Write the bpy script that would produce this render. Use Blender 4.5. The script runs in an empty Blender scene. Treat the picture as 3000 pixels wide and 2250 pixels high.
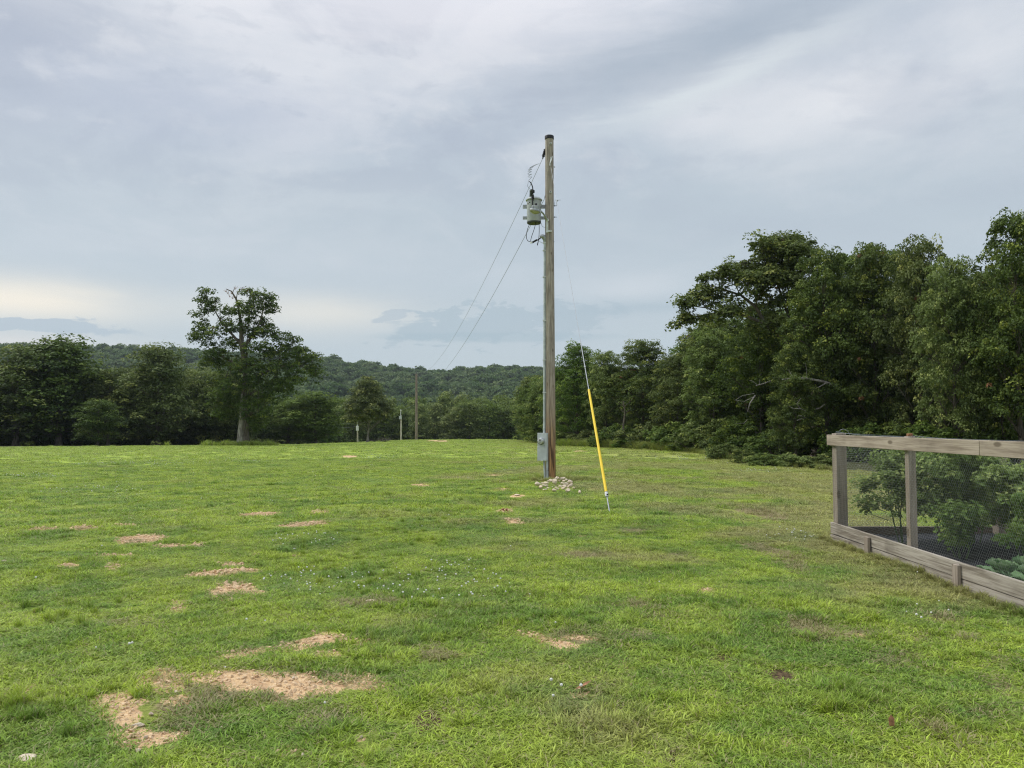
import bpy, math, random
import numpy as np
from mathutils import Vector, Matrix

C = bpy.context.scene.collection
SC = bpy.context.scene
PI = math.pi

# ------------------------------------------------------------------ camera
F = 2253.0                      # focal length in pixels of the 3000 px wide photograph
TH = math.atan(115.0 / F)       # tilt up
CAMZ = 1.6
cam_data = bpy.data.cameras.new('camera')
cam_data.sensor_width = 36.0
cam_data.lens = 36.0 * F / 3000.0
cam_data.clip_start = 0.05
cam_data.clip_end = 6000
cam = bpy.data.objects.new('camera', cam_data)
C.objects.link(cam)
cam.location = (0, 0, CAMZ)
cam.rotation_euler = (PI / 2 + TH, 0, 0)
SC.camera = cam

# ------------------------------------------------------------------ colour management
SC.view_settings.view_transform = 'Standard'
SC.view_settings.look = 'None'
SC.view_settings.gamma = 1.0
SC.view_settings.use_curve_mapping = False
SC.view_settings.exposure = 0.45
SC.render.engine = 'CYCLES'
SC.cycles.max_bounces = 8
SC.cycles.diffuse_bounces = 3
SC.cycles.transparent_max_bounces = 8
SC.cycles.volume_bounces = 0
SC.cycles.use_denoising = True
SC.cycles.denoiser = 'OPENIMAGEDENOISE'
SC.cycles.denoising_input_passes = 'RGB_ALBEDO_NORMAL'
SC.cycles.denoising_prefilter = 'NONE'
SC.cycles.sample_clamp_indirect = 6.0
SC.render.film_transparent = False
SC.cycles.pixel_filter_type = 'BLACKMAN_HARRIS'
SC.cycles.filter_width = 1.15

SUN_AZ = math.radians(-68)      # measured from straight ahead, clockwise
SUN_EL = math.radians(46)


# ------------------------------------------------------------------ node helper
class NT:
    def __init__(self, tree):
        self.t = tree
        self.t.nodes.clear()

    def node(self, ty, **kw):
        n = self.t.nodes.new(ty)
        for k, v in kw.items():
            setattr(n, k, v)
        return n

    def put(self, sock, v):
        if v is None:
            return
        if isinstance(v, bpy.types.NodeSocket):
            self.t.links.new(v, sock)
        else:
            if hasattr(sock, 'default_value'):
                if sock.type == 'RGBA' and len(v) == 3:
                    v = (*v, 1.0)
                sock.default_value = v

    def m(self, op, a, b=None, c=None, clamp=False):
        n = self.node('ShaderNodeMath', operation=op, use_clamp=clamp)
        self.put(n.inputs[0], a)
        self.put(n.inputs[1], b)
        self.put(n.inputs[2], c)
        return n.outputs[0]

    def v(self, op, a, b=None):
        n = self.node('ShaderNodeVectorMath', operation=op)
        self.put(n.inputs[0], a)
        self.put(n.inputs[1], b)
        return n.outputs['Value'] if op in ('LENGTH', 'DOT_PRODUCT') else n.outputs[0]

    def noise(self, vec, scale, detail=4, rough=0.55, dist=0.0, out='Fac'):
        n = self.node('ShaderNodeTexNoise')
        self.put(n.inputs['Vector'], vec)
        n.inputs['Scale'].default_value = scale
        n.inputs['Detail'].default_value = detail
        n.inputs['Roughness'].default_value = rough
        n.inputs['Distortion'].default_value = dist
        return n.outputs[out]

    def mix(self, f, a, b):
        n = self.node('ShaderNodeMix', data_type='RGBA')
        self.put(n.inputs[0], f)
        self.put(n.inputs[6], a)
        self.put(n.inputs[7], b)
        return n.outputs[2]

    def step(self, x, lo, hi, a=0.0, b=1.0):
        n = self.node('ShaderNodeMapRange', interpolation_type='SMOOTHSTEP')
        self.put(n.inputs[0], x)
        n.inputs[1].default_value = lo
        n.inputs[2].default_value = hi
        n.inputs[3].default_value = a
        n.inputs[4].default_value = b
        return n.outputs[0]

    def lin(self, x, lo, hi, a=0.0, b=1.0):
        n = self.node('ShaderNodeMapRange')
        self.put(n.inputs[0], x)
        n.inputs[1].default_value = lo
        n.inputs[2].default_value = hi
        n.inputs[3].default_value = a
        n.inputs[4].default_value = b
        return n.outputs[0]

    def sep(self, v):
        n = self.node('ShaderNodeSeparateXYZ')
        self.put(n.inputs[0], v)
        return n.outputs

    def comb(self, x, y, z):
        n = self.node('ShaderNodeCombineXYZ')
        for s, q in zip(n.inputs, (x, y, z)):
            self.put(s, q)
        return n.outputs[0]

    def attr(self, name, kind='GEOMETRY', out='Fac'):
        n = self.node('ShaderNodeAttribute')
        n.attribute_name = name
        n.attribute_type = kind
        return n.outputs[out]


# ------------------------------------------------------------------ world: overcast sky
world = bpy.data.worlds.new('World')
SC.world = world
world.use_nodes = True
w = NT(world.node_tree)
sky = w.node('ShaderNodeTexSky', sky_type='NISHITA')
sky.sun_disc = False
sky.sun_elevation = SUN_EL
sky.sun_rotation = SUN_AZ
sky.air_density = 1.0
sky.dust_density = 2.0
tc = w.node('ShaderNodeTexCoord')
D = tc.outputs['Generated']
dx, dy, dz = w.sep(D)
horiz = w.m('SQRT', w.m('ADD', w.m('MULTIPLY', dx, dx), w.m('MULTIPLY', dy, dy)))
el = w.m('DIVIDE', dz, w.m('MAXIMUM', horiz, 0.02))            # tan(elevation)
elc = w.m('MINIMUM', w.m('MAXIMUM', el, 0.0), 6.0)
azn = w.m('ARCTAN2', dx, dy)                                    # 0 ahead, + right
# cloud deck coordinates (a flat deck seen in perspective)
den = w.m('ADD', w.m('MAXIMUM', dz, 0.0), 0.14)
cx_ = w.m('DIVIDE', dx, den)
cy_ = w.m('DIVIDE', dy, den)
deck = w.comb(cx_, cy_, 0.0)
n1 = w.noise(w.v('ADD', deck, (3.1, 7.7, 0.0)), 0.85, 7, 0.52, 0.35)
n2 = w.noise(w.v('ADD', deck, (11.3, 1.2, 4.0)), 2.1, 8, 0.58, 0.4)
nw = w.noise(w.comb(w.m('MULTIPLY', azn, 7.0), w.m('MULTIPLY', elc, 34.0), 0.0), 1.0, 6, 0.6, 0.6)
nw2 = w.noise(w.comb(w.m('MULTIPLY', azn, 22.0), w.m('MULTIPLY', elc, 60.0), 2.0), 1.0, 5, 0.6, 0.2)
nws = w.m('SUBTRACT', nw, 0.5)
nws2 = w.m('SUBTRACT', nw2, 0.5)


def blob(u0, v0, su, sv, warp=0.0, fine=0.0, slant=0.0):
    du = w.m('ADD', w.m('SUBTRACT', azn, u0), w.m('MULTIPLY', nws, warp * su * 1.5))
    dv = w.m('SUBTRACT', w.m('SUBTRACT', elc, v0), w.m('MULTIPLY', du, slant))
    dv = w.m('ADD', dv, w.m('MULTIPLY', nws, warp * sv))
    if fine:
        dv = w.m('ADD', dv, w.m('MULTIPLY', nws2, fine * sv))
    a = w.m('DIVIDE', du, su)
    b = w.m('DIVIDE', dv, sv)
    r2 = w.m('ADD', w.m('MULTIPLY', a, a), w.m('MULTIPLY', b, b))
    return w.m('EXPONENT', w.m('MULTIPLY', r2, -1.0))


BASE = (0.49, 0.57, 0.655)
col = w.mix(w.step(elc, 0.03, 0.60), (0.500, 0.585, 0.660), (0.50, 0.565, 0.68))
# general lighter upper left, cooler to the right
col = w.mix(w.m('MULTIPLY', w.step(azn, 0.25, -0.75), w.step(elc, 0.12, 0.55)), col, (0.645, 0.685, 0.765))
# mottled cloud underside
amp = w.step(elc, 0.12, 0.42)
light = w.m('MULTIPLY', w.step(n1, 0.47, 0.70), amp)
dark = w.m('MULTIPLY', w.step(n1, 0.50, 0.30), amp)
col = w.mix(w.m('MULTIPLY', light, 0.95), col, (0.79, 0.81, 0.87))
col = w.mix(w.m('MULTIPLY', dark, 0.80), col, (0.39, 0.445, 0.56))
l2 = w.m('MULTIPLY', w.step(n2, 0.54, 0.74), amp)
d2 = w.m('MULTIPLY', w.step(n2, 0.48, 0.28), amp)
col = w.mix(w.m('MULTIPLY', l2, 0.45), col, (0.72, 0.76, 0.83))
col = w.mix(w.m('MULTIPLY', d2, 0.40), col, (0.42, 0.48, 0.60))
n3 = w.noise(w.comb(w.m('MULTIPLY', azn, 4.2), w.m('MULTIPLY', elc, 8.5), 5.0), 1.0, 7, 0.58, 0.5)
n4 = w.noise(w.comb(w.m('MULTIPLY', azn, 11.0), w.m('MULTIPLY', elc, 21.0), 9.0), 1.0, 6, 0.6, 0.3)
amp3 = w.m('MULTIPLY', w.step(elc, 0.14, 0.34), w.step(azn, 0.45, -0.15, 0.45, 1.0))
col = w.mix(w.m('MULTIPLY', w.m('MULTIPLY', w.step(n3, 0.50, 0.63), amp3), 0.70), col, (0.70, 0.735, 0.81))
col = w.mix(w.m('MULTIPLY', w.m('MULTIPLY', w.step(n3, 0.48, 0.36), amp3), 0.62), col, (0.41, 0.465, 0.58))
col = w.mix(w.m('MULTIPLY', w.m('MULTIPLY', w.step(n4, 0.52, 0.72), amp3), 0.45), col, (0.74, 0.765, 0.82))
col = w.mix(w.m('MULTIPLY', w.m('MULTIPLY', w.step(n4, 0.46, 0.32), amp3), 0.45), col, (0.45, 0.51, 0.61))
# brighter break at the top centre, dark wedge top right, bright streak below it
col = w.mix(w.m('MULTIPLY', blob(-0.10, 0.56, 0.36, 0.09, 1.0), 0.65), col, (0.80, 0.80, 0.87))
col = w.mix(w.m('MULTIPLY', blob(0.30, 0.50, 0.28, 0.060, 0.7, 0.0, 0.25), 0.9), col, (0.385, 0.455, 0.555))
col = w.mix(w.m('MULTIPLY', blob(0.26, 0.435, 0.17, 0.020, 0.9, 0.4, 0.32), 0.85), col, (0.68, 0.74, 0.80))
col = w.mix(w.m('MULTIPLY', blob(-0.40, 0.38, 0.20, 0.06, 1.0, 0.3), 0.55), col, (0.43, 0.49, 0.63))
# grey rain band in the middle height
col = w.mix(w.m('MULTIPLY', blob(-0.05, 0.27, 0.75, 0.085, 0.4), 0.55), col, (0.475, 0.555, 0.635))
# warm gaps low in the west, with their dark shreds of cloud
col = w.mix(w.m('MULTIPLY', blob(-0.58, 0.136, 0.125, 0.024, 0.5), 0.9, clamp=True), col, (0.93, 0.87, 0.77))
col = w.mix(w.m('MULTIPLY', blob(-0.64, 0.088, 0.18, 0.012, 0.4), 0.5), col, (0.82, 0.78, 0.76))
col = w.mix(w.m('MULTIPLY', blob(-0.26, 0.140, 0.13, 0.024, 0.6), 0.7), col, (0.80, 0.785, 0.74))
s1 = w.step(blob(-0.570, 0.108, 0.115, 0.0085, 0.7, 4.0), 0.32, 0.55)
col = w.mix(w.m('MULTIPLY', s1, 0.9), col, (0.44, 0.53, 0.625))
s2 = w.step(blob(-0.02, 0.130, 0.150, 0.024, 1.6, 4.5, 0.07), 0.28, 0.50)
col = w.mix(w.m('MULTIPLY', s2, 0.9), col, (0.425, 0.52, 0.605))
s2b = w.step(blob(-0.03, 0.112, 0.17, 0.008, 0.5, 1.0), 0.25, 0.75)
col = w.mix(w.m('MULTIPLY', s2b, 0.55), col, (0.375, 0.485, 0.575))
s3 = w.step(blob(-0.158, 0.139, 0.026, 0.008, 1.0, 4.0, 0.30), 0.35, 0.55)
col = w.mix(w.m('MULTIPLY', s3, 0.8), col, (0.46, 0.54, 0.62))
s4 = blob(0.19, 0.150, 0.14, 0.008, 0.6, 0.8, 0.04)
col = w.mix(w.m('MULTIPLY', s4, 0.6), col, (0.40, 0.50, 0.59))
s5 = blob(0.16, 0.175, 0.06, 0.014, 0.8, 0.8)
col = w.mix(w.m('MULTIPLY', s5, 0.45), col, (0.66, 0.71, 0.78))
# the deck is thinner (brighter) overhead, beyond the frame as it goes on
zen = w.step(dz, 0.42, 0.95, 1.0, 2.3)
col = w.v('MULTIPLY', col, (0.945, 0.935, 0.905))
mul = w.v('SCALE', col)
world.node_tree.nodes[-1].inputs['Scale'].default_value = 1.0
w.put(world.node_tree.nodes[-1].inputs['Scale'], zen)
bg_cloud = w.node('ShaderNodeBackground')
w.put(bg_cloud.inputs[0], mul)
bg_cloud.inputs[1].default_value = 0.85
bg_sky = w.node('ShaderNodeBackground')
w.put(bg_sky.inputs[0], sky.outputs[0])
bg_sky.inputs[1].default_value = 0.06
ms = w.node('ShaderNodeMixShader')
ms.inputs[0].default_value = 0.93
w.put(ms.inputs[1], bg_sky.outputs[0])
w.put(ms.inputs[2], bg_cloud.outputs[0])
wo = w.node('ShaderNodeOutputWorld')
w.put(wo.inputs[0], ms.outputs[0])
world.cycles.sampling_method = 'MANUAL'
world.cycles.sample_map_resolution = 512

# ------------------------------------------------------------------ sun behind the cloud deck
sun_d = bpy.data.lights.new('sun', 'SUN')
sun_d.energy = 1.5
sun_d.angle = math.radians(18)
sun_d.color = (1.0, 0.955, 0.88)
sun = bpy.data.objects.new('sun', sun_d)
C.objects.link(sun)
sdir = Vector((math.sin(SUN_AZ) * math.cos(SUN_EL), math.cos(SUN_AZ) * math.cos(SUN_EL), math.sin(SUN_EL)))
sun.rotation_euler = sdir.to_track_quat('Z', 'Y').to_euler()
sun.location = (-30, 10, 60)


# ------------------------------------------------------------------ photo geometry helpers
def ray(px, py):
    a = (px - 1500) / F
    b = (1125 - py) / F
    return np.array([a, math.cos(TH) - b * math.sin(TH), math.sin(TH) + b * math.cos(TH)])


def at(px, py, Y):
    d = ray(px, py)
    t = Y / d[1]
    return Vector((d[0] * t, Y, CAMZ + d[2] * t))


def proj(x, y, z):
    z = z - CAMZ
    dep = y * math.cos(TH) + z * math.sin(TH)
    up = -y * math.sin(TH) + z * math.cos(TH)
    dep = np.maximum(dep, 1e-3)
    return 1500 + F * x / dep, 1125 - F * up / dep


def sst(x, a, b):
    t = np.clip((x - a) / (b - a), 0, 1)
    return t * t * (3 - 2 * t)


def vhash(ix, iy, seed):
    h = (ix.astype(np.int64) * 374761393 + iy.astype(np.int64) * 668265263 + seed * 1442695041) & 0xffffffff
    h = ((h ^ (h >> 13)) * 1274126177) & 0xffffffff
    h = h ^ (h >> 16)
    return (h & 0xffff) / 65535.0


def vnoise(x, y, seed=0):
    x = np.asarray(x, float)
    y = np.asarray(y, float)
    ix = np.floor(x)
    iy = np.floor(y)
    fx = x - ix
    fy = y - iy
    fx = fx * fx * (3 - 2 * fx)
    fy = fy * fy * (3 - 2 * fy)
    a = vhash(ix, iy, seed)
    b = vhash(ix + 1, iy, seed)
    c = vhash(ix, iy + 1, seed)
    d = vhash(ix + 1, iy + 1, seed)
    return (a * (1 - fx) + b * fx) * (1 - fy) + (c * (1 - fx) + d * fx) * fy


def fbm(x, y, seed=0, oct=4):
    s = 0
    a = 1.0
    tot = 0
    for i in range(oct):
        s = s + a * vnoise(x * 2 ** i, y * 2 ** i, seed + i * 17)
        tot += a
        a *= 0.5
    return s / tot


def pxaz(p):
    return math.atan((p - 1500) / F)


CR_AZ = [-PI, -1.3, pxaz(-900), pxaz(0), pxaz(880), pxaz(1030), pxaz(1190), pxaz(1450), pxaz(1640), pxaz(2400), 1.3, PI]
CR_S = [67, 67, 66, 65, 62.5, 57, 49, 47, 54, 60, 62, 67]
RG_AZ = [-PI, -1.2, pxaz(-800), pxaz(0), pxaz(500), pxaz(1000), pxaz(1117), pxaz(1190), pxaz(1316), pxaz(1442), pxaz(1587), pxaz(2000), pxaz(3000), 1.2, PI]
RG_E = [150, 200, 245, 237, 218, 192, 173, 163, 157, 168, 167, 150, 150, 140, 150]
R0 = 30.0


def terrain(x, y):
    x = np.asarray(x, float)
    y = np.asarray(y, float)
    r = np.hypot(x, y)
    az = np.arctan2(x, y)
    caz = np.clip(np.cos(az), 0.6, 1.0)
    s = np.interp(az, CR_AZ, CR_S) / F * caz
    k = s * s / (4 * (CAMZ - s * R0))
    k = k * np.clip(np.cos(az) * 1.6 + 0.5, 0.15, 1.0)
    near = -k * np.maximum(r - R0, 0) ** 2
    rip = (fbm(x * 0.45, y * 0.45, 5, 3) - 0.5) * 0.10 * sst(r, 2.0, 9.0) * (1 - sst(r, 38, 60)) \
        + (fbm(x * 2.6, y * 2.6, 9, 2) - 0.5) * 0.022 * (1 - sst(r, 12, 25))
    rg = np.interp(az, RG_AZ, RG_E)
    zr = CAMZ + rg * 690 * caz / F - 12.5
    t2 = np.clip((r - 270) / 420.0, 0, 1)
    hill = t2 ** 1.15 * (1 - sst(t2, 0.9, 1.0) * 0.0)
    far = -17 + hill * (zr + 17)
    far = far - np.maximum(r - 700, 0) * 0.05
    far = far + (fbm(x / 60.0, y / 60.0, 21, 3) - 0.5) * 12 * sst(r, 300, 420) * (1 - sst(r, 590, 660))
    t = sst(r, 120, 235)
    return (near + rip) * (1 - t) + far * t


def T(x, y):
    return float(terrain(np.array([x]), np.array([y]))[0])


def ground_at(px, py):
    d = ray(px, py)
    r = 2.0
    ts = np.concatenate([np.arange(2, 40, 0.02), np.arange(40, 130, 0.1)])
    P = d[None, :] * (ts / d[1])[:, None]
    h = CAMZ + P[:, 2] - terrain(P[:, 0], P[:, 1])
    i = np.argmax(h < 0)
    if h[i] >= 0:
        i = np.argmin(h)
    return Vector((P[i, 0], P[i, 1], float(terrain(P[i:i + 1, 0], P[i:i + 1, 1])[0])))


# ------------------------------------------------------------------ object helpers
def tag(o, label=None, cat=None, group=None, kind=None):
    if label:
        o['label'] = label
    if cat:
        o['category'] = cat
    if group:
        o['group'] = group
    if kind:
        o['kind'] = kind
    return o


ORG = {}


def empty(name, loc, label, cat, group=None, rz=0.0):
    o = bpy.data.objects.new(name, None)
    C.objects.link(o)
    o.location = loc
    o.rotation_euler = (0, 0, rz)
    o.empty_display_size = 0.2
    ORG[o.name] = Vector(loc)
    return tag(o, label, cat, group)


def link(name, me, mat=None, parent=None):
    o = bpy.data.objects.new(name, me)
    C.objects.link(o)
    if mat is not None and not me.materials:
        me.materials.append(mat)
    if parent is not None:
        o.parent = parent
    return o


def smooth(me, ang=38):
    me.polygons.foreach_set('use_smooth', np.ones(len(me.polygons), dtype=bool))
    try:
        me.set_sharp_from_angle(angle=math.radians(ang))
    except Exception:
        pass


class MB:
    """collects boxes, tubes and lathes in world coordinates and links them as one mesh"""

    def __init__(self):
        self.V = []
        self.Fc = []

    def add(self, vs, fs):
        b = len(self.V)
        self.V.extend([tuple(v) for v in vs])
        self.Fc.extend([tuple(i + b for i in f) for f in fs])
        return self

    def box(self, c, s, rz=0.0, M=None, taper=1.0):
        hx, hy, hz = s[0] / 2, s[1] / 2, s[2] / 2
        vs = []
        for z in (-1, 1):
            k = taper if z > 0 else 1.0
            for x, y in ((-1, -1), (1, -1), (1, 1), (-1, 1)):
                vs.append(Vector((x * hx * k, y * hy * k, z * hz)))
        R = M if M is not None else Matrix.Rotation(rz, 3, 'Z')
        c = Vector(c)
        vs = [c + R @ v for v in vs]
        return self.add(vs, [(0, 3, 2, 1), (4, 5, 6, 7), (0, 1, 5, 4), (1, 2, 6, 5), (2, 3, 7, 6), (3, 0, 4, 7)])

    def tube(self, pts, r, n=8, cap=True):
        pts = [Vector(p) for p in pts]
        if not hasattr(r, '__len__'):
            r = [r] * len(pts)
        vs, fs = [], []
        prev = None
        for i, p in enumerate(pts):
            if i == 0:
                t = pts[1] - pts[0]
            elif i == len(pts) - 1:
                t = pts[-1] - pts[-2]
            else:
                t = pts[i + 1] - pts[i - 1]
            if t.length < 1e-9:
                t = Vector((0, 0, 1))
            t.normalize()
            if prev is None:
                a = Vector((1, 0, 0)) if abs(t.x) < 0.8 else Vector((0, 1, 0))
                u = a - t * a.dot(t)
            else:
                u = prev - t * prev.dot(t)
                if u.length < 1e-6:
                    a = Vector((1, 0, 0)) if abs(t.x) < 0.8 else Vector((0, 1, 0))
                    u = a - t * a.dot(t)
            u.normalize()
            prev = u
            v = t.cross(u)
            for k in range(n):
                an = 2 * PI * k / n
                vs.append(p + (u * math.cos(an) + v * math.sin(an)) * r[i])
        for i in range(len(pts) - 1):
            for k in range(n):
                a = i * n + k
                b = i * n + (k + 1) % n
                fs.append((a, b, b + n, a + n))
        if cap:
            fs.append(tuple(range(n - 1, -1, -1)))
            fs.append(tuple((len(pts) - 1) * n + k for k in range(n)))
        return self.add(vs, fs)

    def lathe(self, c, prof, n=20, axis=(0, 0, 1)):
        """prof: (radius, height) pairs along axis"""
        ax = Vector(axis).normalized()
        c = Vector(c)
        return self.tube_prof([c + ax * h for _, h in prof], [max(q, 1e-4) for q, _ in prof], ax, n)

    def tube_prof(self, pts, r, ax, n):
        a = Vector((1, 0, 0)) if abs(ax.x) < 0.8 else Vector((0, 1, 0))
        u = (a - ax * a.dot(ax)).normalized()
        v = ax.cross(u)
        vs, fs = [], []
        for p, q in zip(pts, r):
            for k in range(n):
                an = 2 * PI * k / n
                vs.append(p + (u * math.cos(an) + v * math.sin(an)) * q)
        for i in range(len(pts) - 1):
            for k in range(n):
                a_ = i * n + k
                b_ = i * n + (k + 1) % n
                fs.append((a_, b_, b_ + n, a_ + n))
        fs.append(tuple(range(n - 1, -1, -1)))
        fs.append(tuple((len(pts) - 1) * n + k for k in range(n)))
        return self.add(vs, fs)

    def build(self, name, mat, parent=None, bevel=0.0, sm=True, origin=None):
        o0 = Vector((0, 0, 0))
        p = parent
        while p is not None:
            if p.name in ORG:
                o0 = ORG[p.name]
                break
            p = p.parent
        if origin is not None:
            o0 = Vector(origin)
        me = bpy.data.meshes.new(name)
        me.from_pydata([tuple(Vector(v) - o0) for v in self.V], [], self.Fc)
        me.materials.append(mat)
        if sm:
            smooth(me)
        o = link(name, me, None, parent)
        if parent is None:
            o.location = o0
        if bevel:
            b = o.modifiers.new('bevel', 'BEVEL')
            b.width = bevel
            b.segments = 2
            b.limit_method = 'ANGLE'
        return o


def quad_mesh(name, Q, hue=None, mat=None):
    """Q: (n,4,3) array of quads -> mesh"""
    n = len(Q)
    me = bpy.data.meshes.new(name)
    me.vertices.add(n * 4)
    me.vertices.foreach_set('co', Q.reshape(-1).astype(np.float32))
    me.loops.add(n * 4)
    me.loops.foreach_set('vertex_index', np.arange(n * 4, dtype=np.int32))
    me.polygons.add(n)
    me.polygons.foreach_set('loop_start', np.arange(0, n * 4, 4, dtype=np.int32))
    me.update(calc_edges=True)
    if hue is not None:
        a = me.attributes.new('hue', 'FLOAT', 'FACE')
        a.data.foreach_set('value', hue.astype(np.float32))
    if mat:
        me.materials.append(mat)
    return me


# ------------------------------------------------------------------ materials
def new_mat(name):
    m = bpy.data.materials.new(name)
    m.use_nodes = True
    return m, NT(m.node_tree)


def finish(n, surf, disp=None):
    o = n.node('ShaderNodeOutputMaterial')
    n.put(o.inputs[0], surf)
    return o


def principled(n, col, rough=0.7, metal=0.0, spec=0.4, normal=None, **kw):
    p = n.node('ShaderNodeBsdfPrincipled')
    n.put(p.inputs['Base Color'], col)
    n.put(p.inputs['Roughness'], rough)
    n.put(p.inputs['Metallic'], metal)
    n.put(p.inputs['Specular IOR Level'], spec)
    if normal is not None:
        n.put(p.inputs['Normal'], normal)
    for k, v in kw.items():
        n.put(p.inputs[k], v)
    return p.outputs[0]


def bump(n, h, strength=0.4, dist=0.01):
    b = n.node('ShaderNodeBump')
    b.inputs['Strength'].default_value = strength
    b.inputs['Distance'].default_value = dist
    n.put(b.inputs['Height'], h)
    return b.outputs[0]


def mat_plain(name, col, rough=0.6, metal=0.0, spec=0.4, var=0.12, scale=8.0, grime=None):
    m, n = new_mat(name)
    tc = n.node('ShaderNodeTexCoord').outputs['Object']
    q = n.noise(tc, scale, 5, 0.6)
    dark = tuple(c * (1 - var * 1.6) for c in col)
    lite = tuple(min(1, c * (1 + var)) for c in col)
    c = n.mix(n.step(q, 0.3, 0.7), dark, lite)
    if grime:
        g = n.noise(tc, scale * 3.1, 6, 0.7)
        c = n.mix(n.step(g, 0.55, 0.8), c, grime)
    finish(n, principled(n, c, n.lin(q, 0.3, 0.7, rough - 0.06, rough + 0.08), metal, spec, bump(n, q, 0.15, 0.004)))
    return m


def mat_wood(name, axis, lo, hi, knot=(0.10, 0.075, 0.05), rough=0.85, gscale=1.0, pole=False):
    m, n = new_mat(name)
    tc = n.node('ShaderNodeTexCoord').outputs['Object']
    oi = n.node('ShaderNodeObjectInfo')
    off = n.comb(n.m('MULTIPLY', oi.outputs['Random'], 31.0), n.m('MULTIPLY', oi.outputs['Random'], 17.0), n.m('MULTIPLY', oi.outputs['Random'], 9.0))
    p = n.v('ADD', tc, off)
    st = [22.0 * gscale] * 3
    st[axis] = 1.1 * gscale
    mp = n.v('MULTIPLY', p, tuple(st))
    g = n.noise(mp, 1.0, 7, 0.62, 0.6)
    st2 = [90.0 * gscale] * 3
    st2[axis] = 3.0 * gscale
    g2 = n.noise(n.v('MULTIPLY', p, tuple(st2)), 1.0, 4, 0.6)
    blot = n.noise(p, 2.3, 4, 0.55)
    f = n.m('ADD', n.m('MULTIPLY', g, 0.65), n.m('MULTIPLY', g2, 0.35))
    c = n.mix(n.step(f, 0.36, 0.62), lo, hi)
    c = n.mix(n.m('MULTIPLY', n.step(blot, 0.5, 0.75), 0.45), c, tuple(0.62 * a for a in lo))
    # knots
    vor = n.node('ShaderNodeTexVoronoi')
    ks = [5.5, 5.5, 5.5]
    ks[axis] = 2.2
    n.put(vor.inputs['Vector'], n.v('MULTIPLY', p, tuple(ks)))
    vor.inputs['Scale'].default_value = 1.0
    k = n.step(vor.outputs['Distance'], 0.17, 0.08)
    c = n.mix(n.m('MULTIPLY', k, 0.75), c, knot)
    if pole:
        zz = n.sep(tc)[2]
        wob = n.noise(n.v('MULTIPLY', p, (3.0, 3.0, 0.9)), 1.0, 3, 0.5)
        zz2 = n.m('ADD', zz, n.m('MULTIPLY', n.m('SUBTRACT', wob, 0.5), 1.2))
        low = n.step(zz2, 2.1, 0.3)
        mid = n.step(zz2, 3.8, 0.9)
        warm = n.mix(n.step(g, 0.40, 0.60), (0.055, 0.022, 0.010), (0.46, 0.25, 0.105))
        midc = n.mix(n.step(f, 0.36, 0.62), (0.185, 0.120, 0.075), (0.40, 0.29, 0.19))
        c = n.mix(n.m('MULTIPLY', mid, 0.85), c, midc)
        c = n.mix(n.m('MULTIPLY', low, 0.92), c, warm)
        cr = n.noise(n.v('MULTIPLY', p, (55.0, 55.0, 1.0)), 1.0, 3, 0.5)
        c = n.mix(n.m('MULTIPLY', n.step(cr, 0.63, 0.68), 0.75), c, (0.05, 0.04, 0.03))
    finish(n, principled(n, c, rough, 0.0, 0.25, bump(n, f, 0.5, 0.006)))
    return m


M = {}
M['pole_wood'] = mat_wood('pole_wood', 2, (0.20, 0.168, 0.142), (0.44, 0.385, 0.335), pole=True)
M['far_pole'] = mat_wood('far_pole_wood', 2, (0.15, 0.12, 0.095), (0.30, 0.25, 0.20))
M['far_post'] = mat_wood('far_post_wood', 2, (0.34, 0.30, 0.25), (0.62, 0.58, 0.50))
M['board_y'] = mat_wood('board_wood', 1, (0.165, 0.138, 0.105), (0.42, 0.38, 0.32))
M['board_x'] = mat_wood('board_wood_cross', 0, (0.12, 0.09, 0.065), (0.25, 0.20, 0.15))
M['post_wood'] = mat_wood('post_wood', 2, (0.215, 0.175, 0.135), (0.36, 0.305, 0.25))
M['rail_wood'] = mat_wood('rail_wood', 1, (0.235, 0.190, 0.145), (0.43, 0.365, 0.29))
M['galv'] = mat_plain('galvanised_steel', (0.40, 0.42, 0.43), 0.48, 0.55, 0.5, 0.15, 12)
M['bright_galv'] = mat_plain('pale_galvanised_steel', (0.60, 0.61, 0.60), 0.5, 0.15, 0.5, 0.12, 14)
M['conduit'] = mat_plain('grey_conduit', (0.46, 0.50, 0.50), 0.5, 0.1, 0.4, 0.14, 5, (0.24, 0.27, 0.27))
M['box_grey'] = mat_plain('grey_box_paint', (0.50, 0.535, 0.545), 0.45, 0.0, 0.4, 0.07, 5, (0.36, 0.41, 0.42))
M['tank'] = mat_plain('grey_green_tank_paint', (0.40, 0.42, 0.425), 0.42, 0.0, 0.45, 0.08, 4, (0.25, 0.28, 0.26))
M['black'] = mat_plain('black_rubber', (0.022, 0.022, 0.024), 0.55, 0.0, 0.3, 0.2)
M['dark_tank'] = mat_plain('dark_tank_bottom', (0.06, 0.065, 0.065), 0.6)
M['insulator'] = mat_plain('grey_polymer_insulator', (0.11, 0.12, 0.12), 0.5, 0.0, 0.4, 0.2)
M['wire'] = mat_plain('aluminium_wire', (0.23, 0.245, 0.26), 0.55, 0.5, 0.4, 0.1)
M['wire_pale'] = mat_plain('pale_steel_strand', (0.44, 0.45, 0.46), 0.5, 0.35, 0.4, 0.1)
M['mesh'] = mat_plain('galvanised_netting', (0.40, 0.42, 0.41), 0.45, 0.4, 0.5, 0.2, 30)
M['yellow'] = mat_plain('yellow_plastic', (0.86, 0.60, 0.012), 0.38, 0.0, 0.45, 0.05, 3)
M['white'] = mat_plain('white_plastic', (0.86, 0.87, 0.86), 0.35, 0.0, 0.5, 0.05, 9)
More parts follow.
